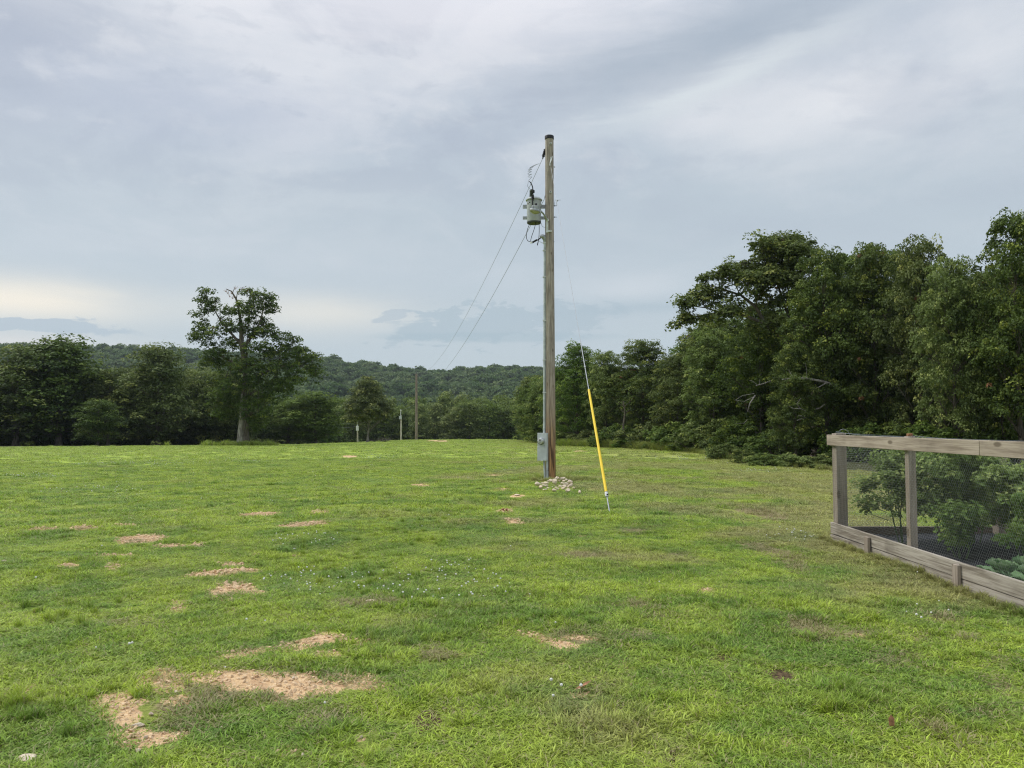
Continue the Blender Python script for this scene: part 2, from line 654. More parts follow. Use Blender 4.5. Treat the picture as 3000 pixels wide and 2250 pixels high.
M['lens'] = mat_plain('cloudy_lamp_lens', (0.42, 0.40, 0.32), 0.25, 0.0, 0.5, 0.2, 20)
M['fabric'] = mat_plain('black_landscape_fabric', (0.022, 0.023, 0.028), 0.75, 0.0, 0.3, 0.5, 5, (0.13, 0.11, 0.095))
M['concrete'] = mat_plain('pale_crushed_stone', (0.50, 0.48, 0.45), 0.9, 0.0, 0.2, 0.2, 3)


def mat_glass():
    m, n = new_mat('meter_glass')
    g = n.node('ShaderNodeBsdfGlossy')
    g.inputs['Roughness'].default_value = 0.06
    t = n.node('ShaderNodeBsdfTransparent')
    mx = n.node('ShaderNodeMixShader')
    fr = n.node('ShaderNodeFresnel')
    n.put(mx.inputs[0], fr.outputs[0])
    n.put(mx.inputs[1], t.outputs[0])
    n.put(mx.inputs[2], g.outputs[0])
    finish(n, mx.outputs[0])
    return m


M['glass'] = mat_glass()


def mat_bark(name, lo, hi):
    m, n = new_mat(name)
    tc = n.node('ShaderNodeTexCoord').outputs['Object']
    f = n.noise(n.v('MULTIPLY', tc, (9.0, 9.0, 1.8)), 1.0, 6, 0.65, 0.5)
    l = n.noise(tc, 1.5, 4, 0.6)
    c = n.mix(n.step(f, 0.35, 0.65), lo, hi)
    c = n.mix(n.m('MULTIPLY', n.step(l, 0.52, 0.7), 0.5), c, (0.26, 0.27, 0.22))
    finish(n, principled(n, c, 0.9, 0.0, 0.2, bump(n, f, 0.8, 0.03)))
    return m


M['bark'] = mat_bark('bark', (0.055, 0.045, 0.035), (0.17, 0.145, 0.115))
M['bark_pale'] = mat_bark('pale_bark', (0.13, 0.115, 0.10), (0.34, 0.32, 0.285))
M['stem'] = mat_plain('green_stem', (0.10, 0.15, 0.06), 0.6)


def mat_leaf(name, dark, lite, tip, brown=0.0, transl=0.28, rough=0.5, inst=False):
    m, n = new_mat(name)
    h = n.attr('hue')
    geo = n.node('ShaderNodeNewGeometry')
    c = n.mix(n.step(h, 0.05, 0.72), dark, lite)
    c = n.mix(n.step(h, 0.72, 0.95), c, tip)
    if brown:
        c = n.mix(n.m('GREATER_THAN', h, 1.5), c, (0.27, 0.13, 0.065))
    oi = n.attr('rand', 'INSTANCER') if inst else n.node('ShaderNodeObjectInfo').outputs['Random']
    hs = n.node('ShaderNodeHueSaturation')
    n.put(hs.inputs['Hue'], n.lin(oi, 0, 1, 0.480, 0.516))
    n.put(hs.inputs['Saturation'], n.lin(oi, 0, 1, 0.85, 1.08))
    n.put(hs.inputs['Value'], n.lin(oi, 0, 1, 1.30 if inst else 1.24, 0.78 if inst else 0.84))
    n.put(hs.inputs['Color'], c)
    c = hs.outputs[0]
    p = principled(n, c, rough + .1, 0.0, 0.16)
    t = n.node('ShaderNodeBsdfTranslucent')
    n.put(t.inputs[0], n.mix(0.5, c, tuple(min(1, q * 1.5) for q in lite)))
    mx = n.node('ShaderNodeMixShader')
    mx.inputs[0].default_value = transl
    n.put(mx.inputs[1], p)
    n.put(mx.inputs[2], t.outputs[0])
    finish(n, mx.outputs[0])
    return m


M['leaf_oak'] = mat_leaf('oak_leaf', (0.042, 0.070, 0.018), (0.120, 0.165, 0.036), (0.29, 0.325, 0.062), 1.0)
M['leaf_light'] = mat_leaf('light_leaf', (0.050, 0.092, 0.020), (0.145, 0.215, 0.042), (0.29, 0.36, 0.07), 1.0)
M['leaf_dark'] = mat_leaf('dark_leaf', (0.042, 0.074, 0.018), (0.118, 0.165, 0.036), (0.24, 0.28, 0.058))
M['leaf_valley'] = mat_leaf('valley_leaf', (0.052, 0.088, 0.020), (0.150, 0.205, 0.042), (0.27, 0.325, 0.068))
M['leaf_hill'] = mat_leaf('hill_leaf', (0.042, 0.078, 0.024), (0.088, 0.146, 0.040), (0.14, 0.20, 0.052), inst=True)
M['leaf_tomato'] = mat_leaf('tomato_leaf', (0.070, 0.120, 0.028), (0.200, 0.280, 0.075), (0.36, 0.43, 0.13), 0.0, 0.35, 0.55)
M['leaf_bush'] = mat_leaf('bush_leaf', (0.045, 0.080, 0.018), (0.120, 0.180, 0.036), (0.24, 0.30, 0.06))


def mat_rock():
    m, n = new_mat('limestone')
    tc = n.node('ShaderNodeTexCoord').outputs['Object']
    oi = n.node('ShaderNodeObjectInfo').outputs['Random']
    p = n.v('ADD', tc, n.comb(n.m('MULTIPLY', oi, 40.0), 0.0, 0.0))
    a = n.noise(p, 9.0, 6, 0.65)
    b = n.noise(p, 24.0, 5, 0.6)
    c = n.mix(n.step(a, 0.35, 0.62), (0.52, 0.38, 0.25), (0.80, 0.71, 0.55))
    c = n.mix(n.m('MULTIPLY', n.step(b, 0.56, 0.72), 0.6), c, (0.82, 0.77, 0.68))
    c = n.mix(n.m('MULTIPLY', n.step(b, 0.40, 0.28), 0.6), c, (0.20, 0.13, 0.08))
    c = n.mix(n.m('MULTIPLY', n.step(oi, 0.55, 1.0), 0.4), c, (0.50, 0.33, 0.24))
    finish(n, principled(n, c, 0.9, 0.0, 0.2, bump(n, b, 0.6, 0.01)))
    return m


M['rock'] = mat_rock()
M['pebble'] = mat_plain('tan_pebble', (0.68, 0.49, 0.30), 0.9, 0.0, 0.2, 0.4, 60)
M['flower'] = mat_plain('white_clover_head', (0.70, 0.70, 0.63), 0.8, 0.0, 0.2, 0.1, 60)
M['goldenrod'] = mat_plain('yellow_flower_head', (0.55, 0.36, 0.03), 0.8, 0.0, 0.2, 0.2, 60)
M['dry_leaf'] = mat_plain('dry_brown_leaf', (0.34, 0.17, 0.09), 0.8, 0.0, 0.2, 0.3, 30)


def grass_colour(n):
    """lawn colour from the position on the ground, the same for the turf and for the blades on it"""
    geo = n.node('ShaderNodeNewGeometry')
    P = geo.outputs['Position']
    x, y, z = n.sep(P)
    flat = n.comb(x, y, 0.0)
    a = n.noise(flat, 0.30, 4, 0.6, 0.3)
    b = n.noise(n.v('ADD', flat, (40.0, 3.0, 0.0)), 1.1, 5, 0.62, 0.3)
    c_ = n.noise(n.v('ADD', flat, (7.0, 90.0, 0.0)), 4.5, 3, 0.6)
    col = n.mix(n.step(b, 0.36, 0.62), (0.205, 0.325, 0.042), (0.395, 0.495, 0.060))
    col = n.mix(n.m('MULTIPLY', n.step(c_, 0.52, 0.72), 0.5), col, (0.160, 0.310, 0.058))
    # yellow, drier swathes, more of them to the right
    side = n.m('ADD', n.lin(x, -6.0, 5.0, -0.12, 0.10), n.lin(y, 4.0, 20.0, -0.02, 0.04))
    dryf = n.m('ADD', a, side)
    col = n.mix(n.m('MULTIPLY', n.step(dryf, 0.50, 0.66), 0.75), col, (0.390, 0.355, 0.150))
    far = n.step(y, 14.0, 45.0)
    col = n.mix(n.m('MULTIPLY', far, 0.55), col, (0.345, 0.425, 0.080))
    return col, P, b, c_


def mat_ground():
    m, n = new_mat('turf')
    col, P, b, c_ = grass_colour(n)
    x, y, z = n.sep(P)
    bare = n.attr('bare')
    dead = n.attr('dead')
    fine = n.noise(P, 38.0, 5, 0.7)
    fine2 = n.noise(P, 130.0, 3, 0.7)
    med = n.noise(P, 9.0, 5, 0.65, 0.4)
    # turf between blades: darker thatch close by; further out the blades are too small to build, the sheet carries their colour
    thatch = n.mix(n.step(fine, 0.35, 0.65), (0.085, 0.095, 0.030), (0.235, 0.245, 0.075))
    r = n.m('SQRT', n.m('ADD', n.m('MULTIPLY', x, x), n.m('MULTIPLY', y, y)))
    farm = n.step(r, 8.0, 34.0, 0.30, 0.92)
    col = n.mix(farm, thatch, col)
    col = n.mix(n.m('MULTIPLY', n.step(med, 0.45, 0.25), 0.4), col, (0.07, 0.11, 0.02))
    # dead, strawy or brown spots
    dead = n.m('MAXIMUM', dead, n.m('ADD', bare, 0.30))
    dd = n.step(n.m('ADD', dead, n.m('MULTIPLY', n.m('SUBTRACT', med, 0.5), 0.9)), 0.15, 0.6)
    straw = n.mix(n.step(fine, 0.35, 0.65), (0.135, 0.095, 0.055), (0.33, 0.26, 0.15))
    col = n.mix(n.m('MULTIPLY', dd, 0.85), col, straw)
    brn = n.attr('brown')
    bb = n.step(n.m('ADD', brn, n.m('MULTIPLY', n.m('SUBTRACT', med, 0.5), 0.9)), -0.2, 0.3)
    col = n.mix(n.m('MULTIPLY', bb, 0.95), col, n.mix(n.step(fine, 0.4, 0.6), (0.045, 0.028, 0.017), (0.14, 0.09, 0.055)))
    # bare clayey gravel
    bw = n.m('ADD', bare, n.m('ADD', n.m('MULTIPLY', n.m('SUBTRACT', med, 0.5), 1.1), n.m('MULTIPLY', n.m('SUBTRACT', fine, 0.5), 0.5)))
    bm = n.step(bw, -0.32, 0.0)
    vor = n.node('ShaderNodeTexVoronoi')
    n.put(vor.inputs['Vector'], P)
    vor.inputs['Scale'].default_value = 42.0
    stone = n.step(vor.outputs['Distance'], 0.55, 0.25)
    gcol = n.mix(n.step(fine2, 0.3, 0.7), (0.50, 0.320, 0.160), (0.72, 0.520, 0.300))
    gcol = n.mix(n.m('MULTIPLY', stone, n.step(vor.outputs['Color'], 0.3, 0.8)), gcol, (0.70, 0.54, 0.35))
    gcol = n.mix(n.m('MULTIPLY', n.step(med, 0.55, 0.35), 0.6), gcol, (0.36, 0.21, 0.12))
    col = n.mix(bm, col, gcol)
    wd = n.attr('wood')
    col = n.mix(wd, col, n.mix(n.step(med, .35, .65), (0.040, 0.045, 0.018), (0.085, 0.085, 0.038)))  # leaf litter floor, with the darkness under the trees put into its colour
    h = n.m('ADD', n.m('MULTIPLY', fine, 0.6), n.m('MULTIPLY', fine2, 0.4))
    finish(n, principled(n, col, 0.95, 0.0, 0.12, bump(n, h, 0.7, 0.02)))
    return m


def mat_blade():
    m, n = new_mat('grass_blade')
    col, P, b, c_ = grass_colour(n)
    ri = n.attr('tone')                     # per blade
    rr = n.attr('rand', 'INSTANCER')        # per tuft
    dead = n.attr('dead', 'INSTANCER')
    col = n.mix(n.m('MULTIPLY', n.step(rr, 0.70, 1.0), 0.30), col, (0.110, 0.225, 0.060))
    col = n.mix(n.m('MULTIPLY', n.step(rr, 0.30, 0.0), 0.35), col, (0.35, 0.43, 0.065))
    hs = n.node('ShaderNodeHueSaturation')
    n.put(hs.inputs['Value'], n.lin(ri, 0, 1, 0.55, 1.50))
    n.put(hs.inputs['Color'], col)
    col = hs.outputs[0]
    straw = n.m('GREATER_THAN', n.m('ADD', ri, n.m('MULTIPLY', dead, 0.75)), 0.925)
    col = n.mix(n.m('MULTIPLY', straw, 0.85), col, (0.37, 0.305, 0.17))
    d = principled(n, col, 0.5, 0.0, 0.28)
    t = n.node('ShaderNodeBsdfTranslucent')
    n.put(t.inputs[0], col)
    mx = n.node('ShaderNodeMixShader')
    mx.inputs[0].default_value = 0.33
    n.put(mx.inputs[1], d)
    n.put(mx.inputs[2], t.outputs[0])
    finish(n, mx.outputs[0])
    return m


M['ground'] = mat_ground()
M['blade'] = mat_blade()
M['forest_floor'] = mat_plain('forest_floor', (0.035, 0.045, 0.02), 0.95, 0, 0.1, 0.3, 0.2)

# ------------------------------------------------------------------ bare and dead spots of the lawn (photo pixels, projected to the ground)
K = 1300 / 2212.0
BARE = []
DEAD = []
BROWN = []


def e(lst, ox, oy, cx, cy, rx, ry, ang=0.0, s=1.0):
    lst.append((ox + cx * K, oy + cy * K, rx * K * 1.22, ry * K * 1.35, math.radians(ang), s))


A = (0, 1450)
B = (1200, 1450)
for q in [(555, 1035, 130, 34, -9), (590, 1095, 85, 45, 10), (640, 1175, 75, 26, 10), (800, 1215, 100, 20, -12, .8), (640, 1235, 40, 16, 0, .7),
          (800, 925, 88, 44, -10), (890, 1020, 60, 16, -5, .9), (1140, 912, 120, 24, -3), (1340, 935, 230, 34, 4), (1560, 930, 110, 32, 0),
          (1820, 930, 115, 30, 14), (980, 905, 90, 16, 0, .8), (1180, 792, 100, 15, -6), (1380, 760, 60, 8, -8, .8), (1530, 738, 110, 16, -12), (1720, 718, 120, 14, 10), (1810, 738, 60, 10, 0),
          (1630, 792, 50, 14, 0, .8), (700, 220, 105, 17, -3), (850, 255, 70, 7), (990, 252, 34, 8), (1150, 346, 70, 9), (1060, 392, 110, 12, -4),
          (1200, 378, 60, 9), (1190, 465, 90, 20, 10), (1095, 498, 60, 20, 14), (890, 555, 34, 20), (330, 355, 42, 11), (560, 362, 32, 15),
          (560, 303, 90, 5), (220, 170, 55, 5), (430, 162, 60, 6), (1510, 148, 100, 9, -5), (1600, 85, 34, 8), (1290, 95, 90, 6, -4), (1470, 305, 28, 5),
          (10, 790, 40, 9), (1430, 1275, 60, 20, 0, .7), (1800, 1218, 14, 10), (620, 150, 40, 4), (1420, 1000, 50, 14, 0, .7)]:
    e(BARE, *A, *q)
for q in [(595, 695, 55, 14, 12), (730, 745, 75, 17, 10), (870, 712, 70, 8, 4, .7), (1045, 812, 38, 15, 10), (1495, 476, 55, 9), (525, 130, 50, 8, 10, .8), (440, 1052, 55, 14, -10, .8),
          (1035, 1075, 28, 22, 0, .7), (850, 985, 36, 14, -10, .8), (1170, 553, 50, 7, 0, .7), (480, 82, 34, 8), (538, 6, 26, 6)]:
    e(BARE, *B, *q)
for q in [(1234, 1421, 22, 4), (1465, 1434, 18, 3), (1025, 1337, 20, 3), (1516, 1452, 14, 4), (1480, 1434, 10, 3), (1283, 1292, 30, 2.2), (1450, 1393, 30, 3), (1700, 1322, 16, 2)]:
    BARE.append((q[0], q[1], q[2], q[3], 0.0, 1.0))
for q in [(1840, 540, 150, 15, -3), (1620, 1120, 70, 45), (1250, 960, 300, 70, 0, .8), (600, 640, 160, 20, 0, .6), (900, 1080, 160, 60, 0, .7)]:
    e(DEAD, *A, *q)
for q in [(880, 715, 130, 24, 8), (1100, 708, 50, 14), (850, 300, 100, 12), (1175, 552, 90, 20), (1820, 285, 150, 20, 12), (2000, 668, 130, 34, 14), (235, 1090, 50, 26),
          (1250, 600, 60, 14), (1110, 180, 70, 10), (1780, 100, 130, 16, 10), (1900, 330, 80, 30, 30), (1330, 300, 60, 10), (120, 790, 60, 20)]:
    e(DEAD, *B, *q)
K3 = 1000 / 2212.0
for q in [(880, 560, 130, 35, 15), (1160, 575, 110, 35, 0), (1350, 750, 150, 50), (1530, 575, 60, 30), (1820, 610, 60, 20), (2080, 930, 110, 60, 20), (1680, 1200, 130, 90, 40),
          (1900, 1280, 120, 70), (2120, 780, 60, 60), (640, 60, 90, 30, 40), (1640, 470, 140, 40, 10), (2000, 1050, 140, 40)]:
    DEAD.append((2000 + q[0] * K3, 1600 + q[1] * K3, q[2] * K3, q[3] * K3, math.radians(q[4] if len(q) > 4 else 0), 0.9))
for q in [(2140, 1140, 52, 52), ]:
    e(BROWN, *A, *q)
for q in [(100, 1140, 48, 52), (1310, 1295, 26, 58), (380, 1075, 30, 22), (20, 1250, 26, 22), (1010, 935, 60, 12), (1560, 805, 60, 16), (170, 735, 50, 10), (1840, 890, 60, 24, 20, .8)]:
    e(BROWN, *B, *q)
CLOVER = []
for q in [(1600, 235, 80, 25), (1640, 445, 260, 45), (2110, 455, 180, 45), (600, 780, 90, 30), (1430, 250, 60, 30), (1480, 235, 30, 10)]:
    e(CLOVER, *A, *q)
for q in [(150, 450, 230, 75), (430, 490, 110, 40), (790, 425, 70, 16), (890, 432, 40, 10), (1930, 212, 100, 18), (800, 1010, 90, 60)]:
    e(CLOVER, *B, *q)
for q in [(280, 1445, 150, 12), (385, 1361, 170, 5), (730, 1352, 60, 4), (2350, 1573, 60, 8), (80, 1396, 100, 6), (1480, 1380, 60, 5), (1110, 1340, 60, 5), (2740, 1800, 90, 25), (2890, 1760, 60, 12), (1990, 1345, 80, 4), (2230, 1380, 90, 4)]:
    CLOVER.append((*q, 0.0, 0.8))


def spots(lst, px, py):
    v = np.full(px.shape, -1.0)
    for cx, cy, rx, ry, an, s in lst:
        dx = px - cx
        dy = py - cy
        u = (dx * math.cos(an) + dy * math.sin(an)) / rx
        w_ = (-dx * math.sin(an) + dy * math.cos(an)) / ry
        d = 1 - (u * u + w_ * w_) * 0.8
        v = np.maximum(v, np.clip(d, -1, 1) * s)
    return v


def ground_masks(x, y):
    z = terrain(x, y)
    px, py = proj(x, y, z)
    ok = (y > 1.0) & (np.hypot(x, y) < 125)
    # ragged edges in the ground's own plane
    wob = (fbm(x * 1.7, y * 1.7, 31, 3) - 0.5) * .7 + (fbm(x * 6.5, y * 6.5, 37, 4) - 0.5) * 1.9
    out = []
    for lst in (BARE, DEAD, BROWN, CLOVER):
        v = spots(lst, px, py)
        v = np.where(ok, v + wob * 0.85 * (v > -0.9), -1.0)
        out.append(np.clip(v, -1, 1))
    return out


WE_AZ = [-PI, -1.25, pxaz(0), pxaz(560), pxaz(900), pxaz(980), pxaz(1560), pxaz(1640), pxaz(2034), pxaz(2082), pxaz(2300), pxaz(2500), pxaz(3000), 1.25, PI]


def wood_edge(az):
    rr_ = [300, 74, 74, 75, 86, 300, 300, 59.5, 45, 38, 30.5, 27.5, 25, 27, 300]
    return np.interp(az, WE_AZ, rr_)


# ------------------------------------------------------------------ ground sheet and hills
def polar_sheet(name, radii, azs, mat, close=False, masks=False):
    R_, A_ = np.meshgrid(radii, azs, indexing='ij')
    X = R_ * np.sin(A_)
    Y = R_ * np.cos(A_)
    Z = terrain(X, Y)
    nr, na = X.shape
    co = np.stack([X, Y, Z], -1).reshape(-1, 3)
    i, j = np.meshgrid(np.arange(nr - 1), np.arange(na), indexing='ij')
    j2 = (j + 1) % na
    a = i * na + j
    b = i * na + j2
    faces = np.stack([a, a + na, b + na, b], -1).reshape(-1, 4)
    me = bpy.data.meshes.new(name)
    nv = len(co)
    extra = 1 if close else 0
    me.vertices.add(nv + extra)
    allco = np.concatenate([co, [[0, 0, T(0, 0)]]]) if close else co
    me.vertices.foreach_set('co', allco.reshape(-1).astype(np.float32))
    loops = faces.reshape(-1)
    starts = np.arange(0, len(faces) * 4, 4)
    if close:
        jj = np.arange(na)
        tris = np.stack([np.full(na, nv), jj, (jj + 1) % na], -1)
        starts = np.concatenate([starts, len(loops) + np.arange(0, na * 3, 3)])
        loops = np.concatenate([loops, tris.reshape(-1)])
    me.loops.add(len(loops))
    me.loops.foreach_set('vertex_index', loops.astype(np.int32))
    me.polygons.add(len(starts))
    me.polygons.foreach_set('loop_start', starts.astype(np.int32))
    me.update(calc_edges=True)
    me.polygons.foreach_set('use_smooth', np.ones(len(starts), dtype=bool))
    me.flip_normals()
    me.update()
    if me.polygons[len(me.polygons) // 2].normal.z < 0:
        me.flip_normals()
    if masks:
        ba, de, br, cl = ground_masks(allco[:, 0], allco[:, 1])
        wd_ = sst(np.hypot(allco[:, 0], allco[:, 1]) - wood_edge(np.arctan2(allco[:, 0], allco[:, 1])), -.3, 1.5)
        for nm, v in (('bare', ba), ('dead', de), ('brown', br), ('wood', wd_)):
            at_ = me.attributes.new(nm, 'FLOAT', 'POINT')
            at_.data.foreach_set('value', v.astype(np.float32))
    me.materials.append(mat)
    o = link(name, me)
    tag(o, kind='structure')
    return o


fineaz = np.arange(-0.78, 0.78, 0.0055)
coarse = np.arange(0.80, 2 * PI - 0.80, 0.10)
azs = np.concatenate([fineaz, coarse])
rad = [0.6, 1.2, 1.8, 2.4]
while rad[-1] < 125:
    rad.append(rad[-1] * 1.0085)
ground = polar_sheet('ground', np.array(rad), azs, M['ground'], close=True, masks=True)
tag(ground, 'mown lawn with bare tan gravel spots and clover')
r2 = [rad[-1]]
while r2[-1] < 1500:
    r2.append(r2[-1] * 1.03)
hills = polar_sheet('hills', np.array(r2), np.concatenate([np.arange(-1.2, 1.2, 0.02), np.arange(1.22, 2 * PI - 1.2, 0.1)]), M['forest_floor'])
tag(hills, 'valley floor and hillsides under the forest')


# ------------------------------------------------------------------ scatter through geometry nodes (only for stuff nobody could count)
def scatter(name, pts, rot, scale, idx, templates, attrs, label, cat=None):
    me = bpy.data.meshes.new(name)
    n = len(pts)
    me.vertices.add(n)
    me.vertices.foreach_set('co', np.asarray(pts, np.float32).reshape(-1))
    a = me.attributes.new('rot', 'FLOAT_VECTOR', 'POINT')
    a.data.foreach_set('vector', np.asarray(rot, np.float32).reshape(-1))
    a = me.attributes.new('scl', 'FLOAT_VECTOR', 'POINT')
    a.data.foreach_set('vector', np.asarray(scale, np.float32).reshape(-1))
    a = me.attributes.new('pick', 'INT', 'POINT')
    a.data.foreach_set('value', np.asarray(idx, np.int32))
    for k, v in attrs.items():
        a = me.attributes.new(k, 'FLOAT', 'POINT')
        a.data.foreach_set('value', np.asarray(v, np.float32))
    o = link(name, me)
    ng = bpy.data.node_groups.new(name + '_scatter', 'GeometryNodeTree')
    ng.interface.new_socket('Geometry', in_out='INPUT', socket_type='NodeSocketGeometry')
    ng.interface.new_socket('Geometry', in_out='OUTPUT', socket_type='NodeSocketGeometry')
    N = ng.nodes
    L = ng.links
    gi = N.new('NodeGroupInput')
    go = N.new('NodeGroupOutput')
    iop = N.new('GeometryNodeInstanceOnPoints')
    L.new(gi.outputs[0], iop.inputs['Points'])
    join = N.new('GeometryNodeJoinGeometry')
    for t in reversed(templates):
        oi = N.new('GeometryNodeObjectInfo')
        oi.inputs[0].default_value = t
        oi.inputs[1].default_value = False
        g2 = N.new('GeometryNodeGeometryToInstance')
        L.new(oi.outputs['Geometry'], g2.inputs[0])
        L.new(g2.outputs[0], join.inputs[0])
    L.new(join.outputs[0], iop.inputs['Instance'])
    iop.inputs['Pick Instance'].default_value = True

    def named(nm, ty):
        q = N.new('GeometryNodeInputNamedAttribute')
        q.data_type = ty
        q.inputs[0].default_value = nm
        return q.outputs[0]
    L.new(named('pick', 'INT'), iop.inputs['Instance Index'])
    er = N.new('FunctionNodeEulerToRotation')
    L.new(named('rot', 'FLOAT_VECTOR'), er.inputs[0])
    L.new(er.outputs[0], iop.inputs['Rotation'])
    L.new(named('scl', 'FLOAT_VECTOR'), iop.inputs['Scale'])
    L.new(iop.outputs[0], go.inputs[0])
    md = o.modifiers.new('scatter', 'NODES')
    md.node_group = ng
    tag(o, label, cat, None, 'stuff')
    return o


def template(name, me):
    return bpy.data.objects.new(name, me)      # not linked: only instanced


rng = np.random.default_rng(7)


def tuft_mesh(name, nb, rad_, L0, L1, wid, lean, mat, seed, bend=0.5):
    g = np.random.default_rng(seed)
    rr = rad_ * np.sqrt(g.random(nb))
    an = g.random(nb) * 2 * PI
    bx = rr * np.cos(an)
    by = rr * np.sin(an)
    ln = L0 + (L1 - L0) * g.random(nb) ** 1.5
    la = g.random(nb) * 2 * PI
    le = lean[0] + (lean[1] - lean[0]) * g.random(nb)
    w_ = wid * (0.7 + 0.6 * g.random(nb))
    fa = la + (g.random(nb) - 0.5) * 1.6
    dirx, diry = np.cos(la), np.sin(la)
    sx, sy = -np.sin(fa), np.cos(fa)
    base = np.stack([bx, by, np.full(nb, -0.006)], -1)
    m1 = base + np.stack([dirx * np.sin(le) * ln * .5, diry * np.sin(le) * ln * .5, np.cos(le) * ln * .55], -1)
    le2 = np.minimum(le + bend, 1.5)
    tip = m1 + np.stack([dirx * np.sin(le2) * ln * .5, diry * np.sin(le2) * ln * .5, np.cos(le2) * ln * .45], -1)
    s = np.stack([sx * w_ / 2, sy * w_ / 2, np.zeros(nb)], -1)
    V = np.stack([base - s * .8, base + s * .8, m1 + s, m1 - s, tip], 1)
    me = bpy.data.meshes.new(name)
    me.vertices.add(nb * 5)
    me.vertices.foreach_set('co', V.reshape(-1).astype(np.float32))
    b = np.arange(nb)[:, None] * 5
    quads = b + np.array([[0, 1, 2, 3]])
    tris = b + np.array([[3, 2, 4]])
    loops = np.concatenate([quads.reshape(-1), tris.reshape(-1)])
    starts = np.concatenate([np.arange(0, nb * 4, 4), nb * 4 + np.arange(0, nb * 3, 3)])
    me.loops.add(len(loops))
    me.loops.foreach_set('vertex_index', loops.astype(np.int32))
    me.polygons.add(len(starts))
    me.polygons.foreach_set('loop_start', starts.astype(np.int32))
    me.update(calc_edges=True)
    tone = g.random(nb)
    at_ = me.attributes.new('tone', 'FLOAT', 'FACE')
    at_.data.foreach_set('value', np.concatenate([tone, tone]).astype(np.float32))
    me.materials.append(mat)
    return me


# close lawn: short leaning blades
tf = [template('turf_a', tuft_mesh('turf_a', 150, .15, .030, .078, .0066, (.4, 1.25), M['blade'], 1)),
      template('turf_b', tuft_mesh('turf_b', 150, .15, .028, .068, .0058, (.5, 1.35), M['blade'], 2)),
      template('turf_c', tuft_mesh('turf_c', 130, .14, .035, .095, .0070, (.2, 1.1), M['blade'], 3)),
      template('turf_d', tuft_mesh('turf_d', 70, .07, .060, .140, .0066, (.1, .9), M['blade'], 4)),
      template('turf_e', tuft_mesh('turf_e', 90, .15, .018, .034, .0160, (1.0, 1.5), M['blade'], 5))]


def fan_points(n, r0, r1, a0, a1, g):
    r = np.sqrt(r0 * r0 + (r1 * r1 - r0 * r0) * g.random(n))
    a = a0 + (a1 - a0) * g.random(n)
    return r * np.sin(a), r * np.cos(a)


def inside_bed(x, y):
    return (x > 4.36) & (y < 10.72) & (y > 4.0) & (x < 9.2)


def lawn_layer(name, n, r0, r1, scale, idxw, g, hvar=0.35, label='', keep_pow=1.0):
    x, y = fan_points(n, r0, r1, -0.76, 0.76, g)
    ba, de, br, cl = ground_masks(x, y)
    u = g.random(n)
    jit = (g.random(n) - 0.5) * 0.5
    keep = (ba + jit * 0.7 < -0.26) | (u < 0.09)
    keep &= ~((br + jit * .6 > -0.05) & (u < 0.94))
    keep &= ~((de + jit > 0.15) & (u < 0.45))
    keep &= np.hypot(x, y) < wood_edge(np.arctan2(x, y)) + 1.0
    keep &= ~inside_bed(x, y)
    keep &= ~((np.hypot((x - 1.25) / 0.50, (y - 21.4) / .55) < 1) & (u < .97))
    # the mown lawn thins under the wood's edge
    x, y, ba, de, br, cl = [q[keep] for q in (x, y, ba, de, br, cl)]
    n = len(x)
    z = terrain(x, y)
    lush = fbm(x * 0.8, y * 0.8, 77, 4)
    lush2 = fbm(x * 2.2, y * 2.2, 99, 3)
    hs = scale * (0.50 + hvar * 1.3 * (lush - 0.35) + 0.45 * (lush2 - .5))
    hs = np.clip(hs, scale * .30, scale * 1.1) * (0.85 + .3 * g.random(n))
    pick = g.choice(len(idxw), n, p=np.array(idxw) / sum(idxw))
    tall = (lush2 > 0.64) & (g.random(n) < 0.16)
    pick = np.where(tall, 3, pick)
    pick = np.where((cl > 0.0) & (g.random(n) < 0.6), 4, pick)
    sc = np.stack([np.full(n, scale) * (.85 + .3 * g.random(n))] * 2 + [hs], -1)
    rot = np.stack([(g.random(n) - .5) * .15, (g.random(n) - .5) * .15, g.random(n) * 2 * PI], -1)
    rand = np.clip(0.5 + (fbm(x * 0.6, y * 0.6, 55, 4) - 0.5) * 1.9 + (g.random(n) - 0.5) * 0.35, 0, 1)
    rand = np.where(cl > 0.0, 0.95, rand)
    return scatter(name, np.stack([x, y, z], -1), rot, sc, pick, tf,
                   {'rand': rand, 'dead': np.clip(np.maximum(np.maximum(de, br), ba) + .25, 0, 1)}, label)


lawn_layer('grass', 26000, 2.6, 13.0, 0.92, [5, 5, 3, .40, .9], rng, label='short green lawn grass close by')
lawn_layer('grass', 34000, 12.5, 36.0, 1.35, [5, 5, 3, .3, .8], rng, label='mown lawn grass reaching past the utility pole')
lawn_layer('grass', 36000, 34.0, 112.0, 2.3, [5, 5, 3, .1, .2], rng, hvar=.2, label='lawn grass towards the crest of the field')

